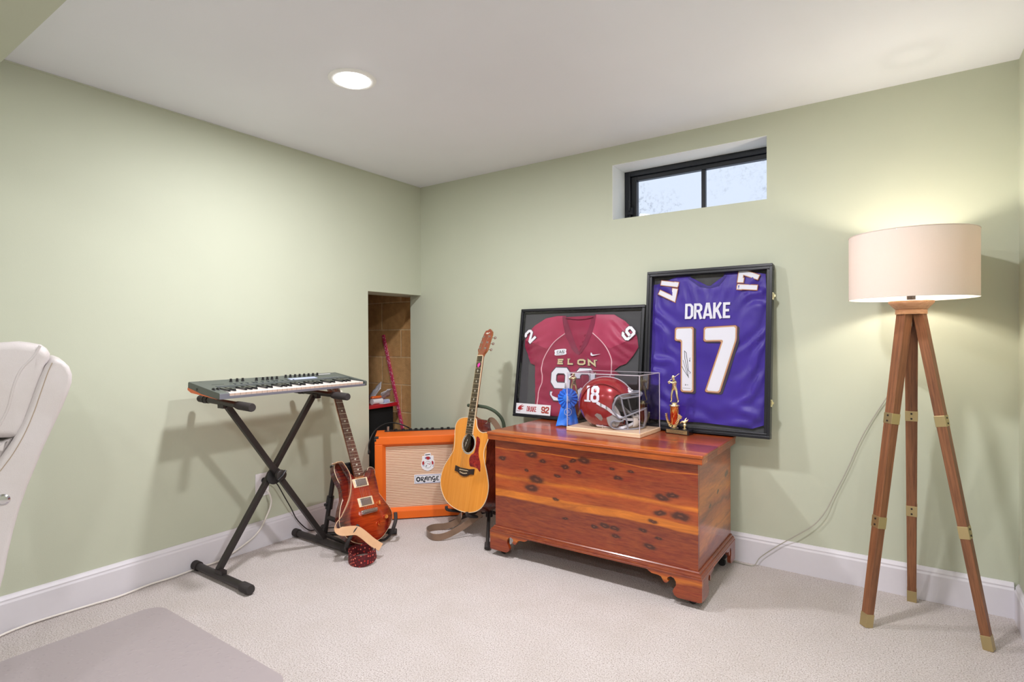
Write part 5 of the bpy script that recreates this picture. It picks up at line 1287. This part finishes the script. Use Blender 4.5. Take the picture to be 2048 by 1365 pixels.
sc_ = obj('soundhole_cover', MB().prism([(x, z+HZ) for x, z in cvp], -.0022, .0015), M['black_plastic'], ag)
mb = MB(); stroke(mb, [(-.026, HZ-.018), (-.020, HZ+.0), (-.012, HZ+.024)], .0011, -.0026, -.0021); stroke(mb, [(-.024, HZ+.004), (-.015, HZ+.001)], .0015, -.0026, -.0021); obj('cover_print', mb, M['pearl'], sc_)
pg = catmull([(.060, .192), (.082, .186), (.092, .165), (.090, .118), (.100, .085), (.118, .050), (.125, .008), (.100, .022), (.066, .026), (.037, .028), (.024, .060), (.032, .086), (.052, .098), (.061, .118), (.0615, .16)], 3)
obj('pickguard', MB().prism(pg, -.0012, .0003), M['tortoise'], ag)
bq = [(-.080, .016), (-.020, .009), (.030, .009), (.078, .012), (.078, -.020), (.048, -.020), (.028, -.030), (.0, -.036), (-.028, -.030), (-.048, -.020), (-.080, -.016)]
bq = [(-.080, .017), (-.04, .010), (.04, .010), (.080, .017), (.080, -.014), (.052, -.017), (.026, -.030), (.0, -.034), (-.026, -.030), (-.052, -.017), (-.080, -.014)]
bg = obj('bridge', MB().prism(bq, -.008, .0003), M['ebony'], ag, bevel=.002)
obj('saddle', MB().box(-.036, .036, -.0115, -.008, -.0015, .0015), M['cream_binding'], bg)
for k in range(6): obj('bridge_pin', MB().tube([(-.0275+k*.011, -.011, -.014-.004*math.sin(PI*k/5)), (-.0275+k*.011, -.006, -.014-.004*math.sin(PI*k/5))], .0028, 10), M['cream_binding'], bg)
obj('neck', neck_mb(.28, .653, .0275, .0215, -.004, .021), M['mahogany'], ag, sharp=60)
obj('heel', MB().prism([(-.004+.02, .285), (-.0, .31), (.03, .298), (.07, .291), (.095, .2905), (.095, .286), (.02, .286)], -.016, .016, 'yz'), M['mahogany'], ag, bevel=.004)
fb2 = obj('fretboard', taper_prism(.200, .648, .0285, .0218, -.0095, -.004), M['ebony'], ag, bevel=.0008)
for sx in (-1, 1):
    mb = MB().add([(sx*.0285, -.0096, .2), (sx*.0296, -.0096, .2), (sx*.0229, -.0096, .648), (sx*.0218, -.0096, .648), (sx*.0285, -.002, .2), (sx*.0296, -.002, .2), (sx*.0229, -.002, .648), (sx*.0218, -.002, .648)], [(0, 1, 2, 3), (7, 6, 5, 4), (0, 4, 5, 1), (1, 5, 6, 2), (2, 6, 7, 3), (3, 7, 4, 0)])
    obj('neck_binding', fixn(mb), M['cream_binding'], fb2)
dia = [(-1, 0), (-.25, .25), (0, 1), (.25, .25), (1, 0), (.25, -.25), (0, -1), (-.25, -.25)]
frets(.648, .200, 20, lambda z: .0218+(.0285-.0218)*(.648-z)/.448, -.0095, fb2, (3, 5, 7, 9, 12, 15, 17), dia, .0085)
hdo2 = [(-.0222, 0), (-.0235, .014), (-.034, .030), (-.037, .040), (-.033, .140), (-.026, .162), (-.010, .164), (.0, .172), (.010, .172), (.016, .164), (.026, .160), (.033, .140), (.037, .040), (.034, .030), (.0235, .014), (.0222, 0)]
hm2 = T(0, -.0075, .650) @ RX(math.radians(-14))
h2 = obj('headstock', MB().prism(hdo2, .0015, .015, m=hm2), M['mahogany'], ag, bevel=.001)
obj('headstock_veneer', MB().prism(hdo2, 0, .0015, m=hm2), M['headface'], h2)
obj('nut', MB().box(-.0222, .0222, -.0115, -.004, .648, .653), M['cream_binding'], ag)
lg_ = MB(); stroke(lg_, [(-.016, .143), (-.006, .147), (.002, .143), (.014, .149)], .0022, -.0005, 0, m=hm2); stroke(lg_, [(-.008, .139), (.004, .142)], .0014, -.0005, 0, m=hm2); obj('headstock_inlay', lg_, M['pearl'], h2)
for i in range(3):
    for sd in (-1, 1):
        z = .046+i*.038
        tn = obj('tuner', MB().tube([hm2 @ Vector((sd*.0235, -.009, z)), hm2 @ Vector((sd*.0235, .018, z))], .0032, 10).tube([hm2 @ Vector((sd*.0235, -.0012, z)), hm2 @ Vector((sd*.0235, 0, z))], .0062, 12).tube([hm2 @ Vector((sd*.03, .019, z)), hm2 @ Vector((sd*.046, .019, z))], .0018, 8), M['chrome'], h2)
        obj('tuner_button', MB().tube([hm2 @ Vector((sd*.045, .019, z)), hm2 @ Vector((sd*.050, .019, z)), hm2 @ Vector((sd*.060, .019, z))], [.004, .0085, .0065], 12, flat=(.4, 1)), M['chrome'], tn)
for k in range(6):
    xn = -.018+k*.0072; xb = -.0275+k*.011; gsz = (.0008, .0007, .00055, .00045, .0004, .00034)[k]
    obj('string', MB().tube([(xb, -.010, -.013), (xb, -.0122, 0), (xn, -.0118, .651), tuple(hm2 @ Vector(((-1 if k < 3 else 1)*.0205, -.004, .046+(k if k < 3 else 5-k)*.038)))], gsz, 5), M['brass'], ag)
obj('strap_button', MB().tube([(.0, .055, -.215), (.0, .055, -.226)], .006, 10), M['gold'], ag)
ainv = AM.inverted()
hs2 = [(.058, .060, .272), (.085, .070, .292), (.112, .085, .270), (.135, .105, .225), (.150, .125, .180), (.160, .135, .13)]
st2 = obj('guitar_strap', ribbon(catmull(hs2, 6, False), (.75, .1, .6), .036, .003), M['strap_olive'], ag, sharp=60)
obj('strap_stud', MB().tube([(.080, .058, .284), (.080, .064, .284)], .004, 10), M['gold'], st2)
fw = [(.775, -.500, .120), (.730, -.455, .090), (.690, -.450, .045), (.640, -.478, .024), (.592, -.525, .022), (.590, -.575, .021), (.632, -.620, .021), (.695, -.638, .020), (.745, -.605, .026), (.785, -.540, .050), (.830, -.480, .090), (.865, -.440, .125)]
P_f = [ainv @ Vector(p) for p in catmull(fw, 6, False)]; upf = ainv.to_3x3() @ Vector((0, 0, 1))
obj('guitar_strap', ribbon(P_f, [upf]*len(P_f), .034, .003), M['strap_olive'], ag, sharp=60)
gp = thing('guitar_pick', 'small magenta guitar pick tucked under the strings near the acoustic headstock', 'guitar pick', m=AM)
obj('pick_blade', MB().prism(catmull([(-.003, .600), (.010, .606), (.017, .600), (.012, .588), (.003, .580), (-.004, .588)], 4), -.0138, -.0130), plain('magenta_plastic', srgb(226, 60, 170), .35), gp)

gs2 = thing('guitar_stand', 'dark tubular guitar stand with a foam yoke holding the acoustic guitar', 'guitar stand', (0, 0, 0))
HUB = Vector((.885, -.395, .150))
yk = [AM @ Vector(p) for p in catmull([(-.085, .028, .362), (-.03, .030, .364), (.035, .030, .362), (.085, .032, .357), (.125, .060, .338), (.142, .100, .300), (.135, .128, .24), (.095, .132, .16)], 6, False)]
obj('yoke', MB().tube(yk, .0095, 14), M['green_foam'], gs2)
obj('post', MB().tube([yk[-1], HUB], .011, 12), M['black_metal'], gs2)
obj('hub', MB().tube([HUB+Vector((0, 0, .02)), HUB-Vector((0, 0, .05))], .020, 16), M['black_metal'], gs2)
for b in ((1.020, -.592, .012), (.600, -.395, .012), (.960, -.22, .012)):
    a = HUB-Vector((0, 0, .02)); B_ = Vector(b); d_ = (B_-a).normalized()
    l = obj('leg', MB().tube([a, a*.45+B_*.55+Vector((0, 0, .012)), B_], .0095, 12), M['black_metal'], gs2)
    obj('rubber_tip', MB().tube([B_-d_*.045, B_-d_*.04, B_], [.010, .014, .015], 12, flat=(1, .7)), M['black_foam'], l)
for sx in (-1, 1):
    P = [HUB-Vector((0, 0, .02))]+[AM @ Vector(p) for p in [(sx*.03, .118, -.222), (sx*.075, .10, -.236), (sx*.085, .04, -.236), (sx*.088, -.012, -.230), (sx*.088, -.022, -.212)]]
    obj('cradle_arm', MB().tube(catmull([tuple(p) for p in P], 5, False), .0085, 12), M['black_foam'], gs2)

# ------------------------------------------------------------------ things in the alcove
sh_ = thing('storage_cabinet', 'black cabinet with a red-edged top standing in the alcove', 'cabinet', (-.245, .0, 0))
obj('worktop', MB().box(-.40, 0, -.62, .012, .598, .622), M['red_laminate'], sh_, bevel=.003)
obj('cabinet_body', MB().box(-.385, -.03, -.60, -.010, .02, .5978), M['dark_felt'], sh_, bevel=.003)
obj('plinth', MB().box(-.37, -.05, -.58, -.03, 0, .02), M['dark_felt'], sh_)
pk = tag(obj('patterned_rail', MB().box(-.012, .012, -.005, .005, 0, 1.16).xf(T(-.128, .058, .0) @ RY(math.radians(-17.3)) @ T(0, 0, .004) @ RX(math.radians(-1.2))), M['pink']), 'tall pink rail with white dots leaning in the alcove against the block wall', 'rail')
random.seed(3)
pp = [('crumpled sheet of white paper at the back of the alcove cabinet', (-.36, -.105, .70), (35, -48, 20), .11), ('white paper leaning toward the pink rail on the alcove cabinet', (-.33, -.035, .676), (25, -35, -30), .09), ('flat grey-white paper lying under the clutter on the alcove cabinet', (-.33, -.09, .6245), (0, 0, 15), .13)]
for lab, loc, rot, sz in pp:
    mb = MB(); n = 8; vs = []
    for i in range(n+1):
        for j in range(n+1): u, w_ = i/n-.5, j/n-.5; vs.append((u*sz*1.3, w_*sz, (.010*noise.noise(Vector((u*5+sz*90, w_*5, sz*50))) if rot[0] else .0)))
    mb.add(vs, [(i*(n+1)+j, (i+1)*(n+1)+j, (i+1)*(n+1)+j+1, i*(n+1)+j+1) for i in range(n) for j in range(n)], True)
    o = obj('paper_sheet', mb, M['paper'], solid=.0012); o.location = loc; o.rotation_euler = tuple(math.radians(a) for a in rot)
    tag(o, lab, 'paper')
tb = thing('plastic_tub', 'small white tub with an orange lid on the alcove cabinet', 'tub', (-.285, -.155, .6222))
obj('tub_body', MB().tube([(0, -.045, .020), (0, .045, .020)], .020, 18), M['white_plastic'], tb)
obj('lid', MB().tube([(0, -.050, .047), (0, -.042, .050), (0, .030, .050), (0, .036, .047)], [.008, .013, .013, .008], 14, flat=(1.3, .7)), M['orange_plastic'], tb)
jr_ = thing('glass_jar', 'small clear jar lying beside the white tub on the alcove cabinet', 'jar', (-.285, -.072, .6222))
obj('jar_body', MB().tube([(0, -.022, .014), (0, .022, .014)], .014, 18), M['silver_print'], jr_)
obj('cap', MB().tube([(0, .022, .014), (0, .030, .014)], .012, 18), M['white_plastic'], jr_)

# cable arching over the amplifier
amc = [(.115, -.575, .395), (.062, -.530, .438), (.040, -.470, .500), (.035, -.400, .532), (.045, -.330, .540), (.075, -.280, .528), (.125, -.262, .510), (.150, -.270, .506)]
tag(obj('instrument_cable', MB().tube(catmull(amc, 8, False), .0042, 10).tube([(.118, -.578, .392), (.104, -.566, .406)], .0075, 12), M['black_plastic']), 'dark instrument cable arching over the left corner of the orange amplifier', 'cable')

# ------------------------------------------------------------------ wall outlet, plugs and cords
ol = thing('wall_outlet', 'white wall outlet behind the keyboard stand', 'outlet', (.0005, -1.198, .325))
obj('cover_plate', MB().box(0, .005, -.037, .037, -.060, .060), M['white_plastic'], ol, bevel=.002)
for z in (.020, -.020): obj('receptacle', MB().prism(catmull([(-.016, z-.010), (.016, z-.010), (.018, z), (.016, z+.010), (-.016, z+.010), (-.018, z)], 4), .005, .0062, 'yz'), M['white_plastic'], ol)
pg1 = thing('power_cord', 'black power cord plugged into the wall outlet', 'power cord', (0, 0, 0))
obj('plug', MB().tube([(.0066, -1.190, .347), (.020, -1.190, .347), (.032, -1.187, .346)], [.015, .015, .010], 12).tube([(.028, -1.187, .346), (.034, -1.160, .344)], .006, 10), M['black_plastic'], pg1)
bc = [(.034, -1.160, .344), (.034, -1.130, .315), (.030, -1.085, .235), (.026, -1.045, .165), (.024, -1.015, .105), (.026, -.978, .055), (.030, -.93, .012), (.035, -.87, .006), (.10, -.80, .006), (.16, -.74, .006)]
obj('cord', MB().tube(catmull(bc, 8, False), .003, 8), M['black_plastic'], pg1)
pg2 = thing('power_cord', 'white power cord from the outlet trailing along the left baseboard', 'power cord', (0, 0, 0))
obj('plug', MB().tube([(.0066, -1.186, .303), (.024, -1.186, .303)], .013, 12), M['white_plastic'], pg2)
wc = [(.024, -1.184, .300), (.030, -1.172, .27), (.028, -1.163, .228), (.026, -1.180, .175), (.024, -1.235, .090), (.024, -1.33, .040), (.026, -1.44, .010), (.024, -1.505, .008), (.024, -1.570, .007), (.032, -1.655, .007), (.026, -1.745, .007), (.044, -1.865, .007), (.034, -1.965, .007), (.022, -2.085, .007), (.022, -2.175, .007), (.045, -2.26, .007), (.10, -2.36, .007)]
obj('cord', MB().tube(catmull(wc, 8, False), .0042, 8), M['cord_white'], pg2)

# ------------------------------------------------------------------ chair mat and office chair
def rrect(x0, x1, y0, y1, r, n=8):
    out = []
    for cx, cy, a0 in ((x1-r, y1-r, 0), (x0+r, y1-r, 90), (x0+r, y0+r, 180), (x1-r, y0+r, 270)):
        for k in range(n+1): a = math.radians(a0+90*k/n); out.append((cx+r*math.cos(a), cy+r*math.sin(a)))
    return out
tag(obj('chair_mat', MB().prism(rrect(.25, 1.165, -3.0, -1.803, .07), .0035, .0005, 'xy'), M['mat']), 'translucent studded chair mat lying on the carpet at the lower left', 'chair mat')
fh = Vector((cf.x, cf.y, 0)).normalized(); rh = Vector((cr.x, cr.y, 0)).normalized()
A0 = -.8545; V0 = math.sqrt(1+A0*A0); ey = (fh+rh*A0).normalized(); ex = (rh-fh*A0).normalized(); DN = 1.95; CXO = -.16
def cp(px, py):
    a = (px-1024)/1116.4; t = DN*V0/(1+a*A0); return (t*(a-A0)/V0-CXO, 1.09+(678-py)/1116.4*t)
org = Vector((CAM.x, CAM.y, 0))+ey*(DN+.255)+ex*CXO
cm = Matrix(((ex.x, ey.x, 0, org.x), (ex.y, ey.y, 0, org.y), (0, 0, 1, 0), (0, 0, 0, 1)))
oc = thing('office_chair', 'cream leather office chair seen from behind at the left edge', 'chair', m=cm)
def bulge(out, hw, steps=12, rnd=.045, curve=0.0):
    """profile in x,z swept across the width with rounded, pulled-in ends"""
    c = Vector((sum(p[0] for p in out)/len(out), sum(p[1] for p in out)/len(out))); n = len(out); vs = []; fs = []
    ts = [-1, -.995, -.97, -.92, -.8, -.5, 0, .5, .8, .92, .97, .995, 1]
    ed_in = []
    for i in range(n):
        a, b = Vector(out[i-1]), Vector(out[(i+1) % n]); t = (b-a).normalized(); ed_in.append(Vector((-t.y, t.x)))
    area = sum(out[i][0]*out[(i+1) % n][1]-out[(i+1) % n][0]*out[i][1] for i in range(n)); sg = 1 if area > 0 else -1
    for t in ts:
        d = (1-abs(t))*hw; ins = rnd-math.sqrt(max(0, rnd*rnd-(rnd-min(d, rnd))**2))
        for i in range(n):
            p = Vector(out[i])+ed_in[i]*sg*ins; vs.append((p.x-curve*(1-t*t), t*hw, p.y))
    m_ = len(ts)
    for k in range(m_-1):
        for i in range(n): fs.append((k*n+i, k*n+(i+1) % n, (k+1)*n+(i+1) % n, (k+1)*n+i))
    mb = fixn(MB().add(vs, fs, True))
    bm = bmesh.new(); V = [bm.verts.new(v) for v in mb.v]
    for f in mb.f: bm.faces.new([V[i] for i in f]).smooth = True
    for rg in (range(n), range((m_-1)*n, m_*n)):
        f = bm.faces.new([V[i] for i in rg]); bmesh.ops.triangulate(bm, faces=[f], ngon_method='EAR_CLIP')
    bmesh.ops.recalc_face_normals(bm, faces=bm.faces); bm.verts.index_update()
    out_ = MB(); out_.v = [tuple(v.co) for v in bm.verts]; out_.f = [[v.index for v in f.verts] for f in bm.faces]; out_.sm = [f.smooth for f in bm.faces]; bm.free(); return out_
shp = [(98, 722), (104, 716), (113, 716), (128, 722), (138, 732), (144, 748), (143, 765), (134, 790), (121, 820), (104, 855), (87, 890), (70, 930), (52, 972), (36, 1015), (22, 1062), (10, 1110), (2, 1150), (-12, 1200), (-30, 1240), (-70, 1250), (-66, 1180), (-50, 1100), (-46, 1000), (-8, 922), (22, 880), (45, 840), (62, 796), (78, 754), (90, 730)]
bk = obj('back_shell', bulge([cp(*q) for q in shp], .255, rnd=.012), M['leather'], oc, sharp=60)
cu_ = [(92, 728), (99, 716), (100, 706), (94, 696), (84, 689), (72, 687), (56, 684), (30, 681), (-6, 683), (-50, 690), (-75, 705), (-80, 740), (-78, 800), (-70, 868), (-30, 876), (16, 876), (38, 874), (52, 850), (67, 812), (80, 772), (91, 744)]
cs = obj('head_cushion', bulge([cp(*q) for q in cu_], .250, rnd=.022), M['leather'], oc, sharp=60)
lb_ = [(26, 874), (0, 884), (-30, 884), (-75, 890), (-90, 950), (-92, 1050), (-80, 1130), (-50, 1130), (-36, 1040), (-2, 925), (14, 900)]
obj('lumbar_cushion', bulge([cp(*q) for q in lb_], .245, rnd=.022), M['leather'], oc, sharp=60)
def piping(pts, y, r, mat, name, par):
    P = [(cp(*q)[0], y, cp(*q)[1]) for q in pts]; return obj(name, MB().tube(catmull(P, 5, False), r, 8), mat, par)
piping([(80, 690), (66, 712), (42, 737), (27, 768), (14, 815), (-4, 850)], -.2490, .0032, M['leather'], 'piping', cs)
piping([(79, 693), (64, 715), (40, 741), (25, 772), (12, 819)], -.2500, .0012, M['stitch'], 'seam', cs)
# stitched seam along the edge of the shell
sm_ = catmull([(100, 726), (90, 748), (78, 785), (62, 826), (44, 866), (20, 905), (0, 938)], 6, False)
for i in range(len(sm_)-1):
    pass
piping([(104, 724), (94, 746), (80, 785), (65, 826), (46, 868), (22, 908), (-4, 942)], -.2552, .0010, M['stitch'], 'stitched_seam', bk)
x_, z_ = cp(2, 998)
obj('chrome_bolt', MB().lathe([(.0001, .006), (.010, .005), (.0145, .001), (.0145, 0)], 20, m=T(x_, -.2552, z_) @ RX(PI/2)), M['chrome'], bk)
# seat, arms, column and star base (outside the frame but standing there)
obj('seat', MB().prism(rrect(-.62, -.06, -.25, .25, .09), .43, .54, 'xy'), M['leather'], oc, bevel=.035, bseg=4)
obj('gas_column', MB().tube([(-.34, 0, .09), (-.34, 0, .43)], .028, 16), M['black_metal'], oc)
for sy in (-1, 1): obj('armrest', MB().tube(catmull([(-.10, sy*.262, .50), (-.14, sy*.285, .64), (-.30, sy*.285, .68), (-.44, sy*.28, .66), (-.47, sy*.265, .48)], 6, False), .022, 12), M['black_plastic'], oc)
for k in range(5):
    a = 2*PI*k/5+.35; e_ = Vector((-.34+.27*math.cos(a), .27*math.sin(a), .075)); l = obj('base_spoke', MB().tube([(-.34, 0, .10), e_], [.03, .018], 12), M['black_metal'], oc)
    obj('caster', MB().lathe([(.0001, -.024), (.024, -.022), (.028, -.014), (.028, .014), (.024, .022), (.0001, .024)], 20, m=T(e_.x, e_.y, .0325) @ RZ(a) @ RX(PI/2)).tube([(e_.x, e_.y, .03), (e_.x, e_.y, .08)], .006, 8), M['black_plastic'], l)
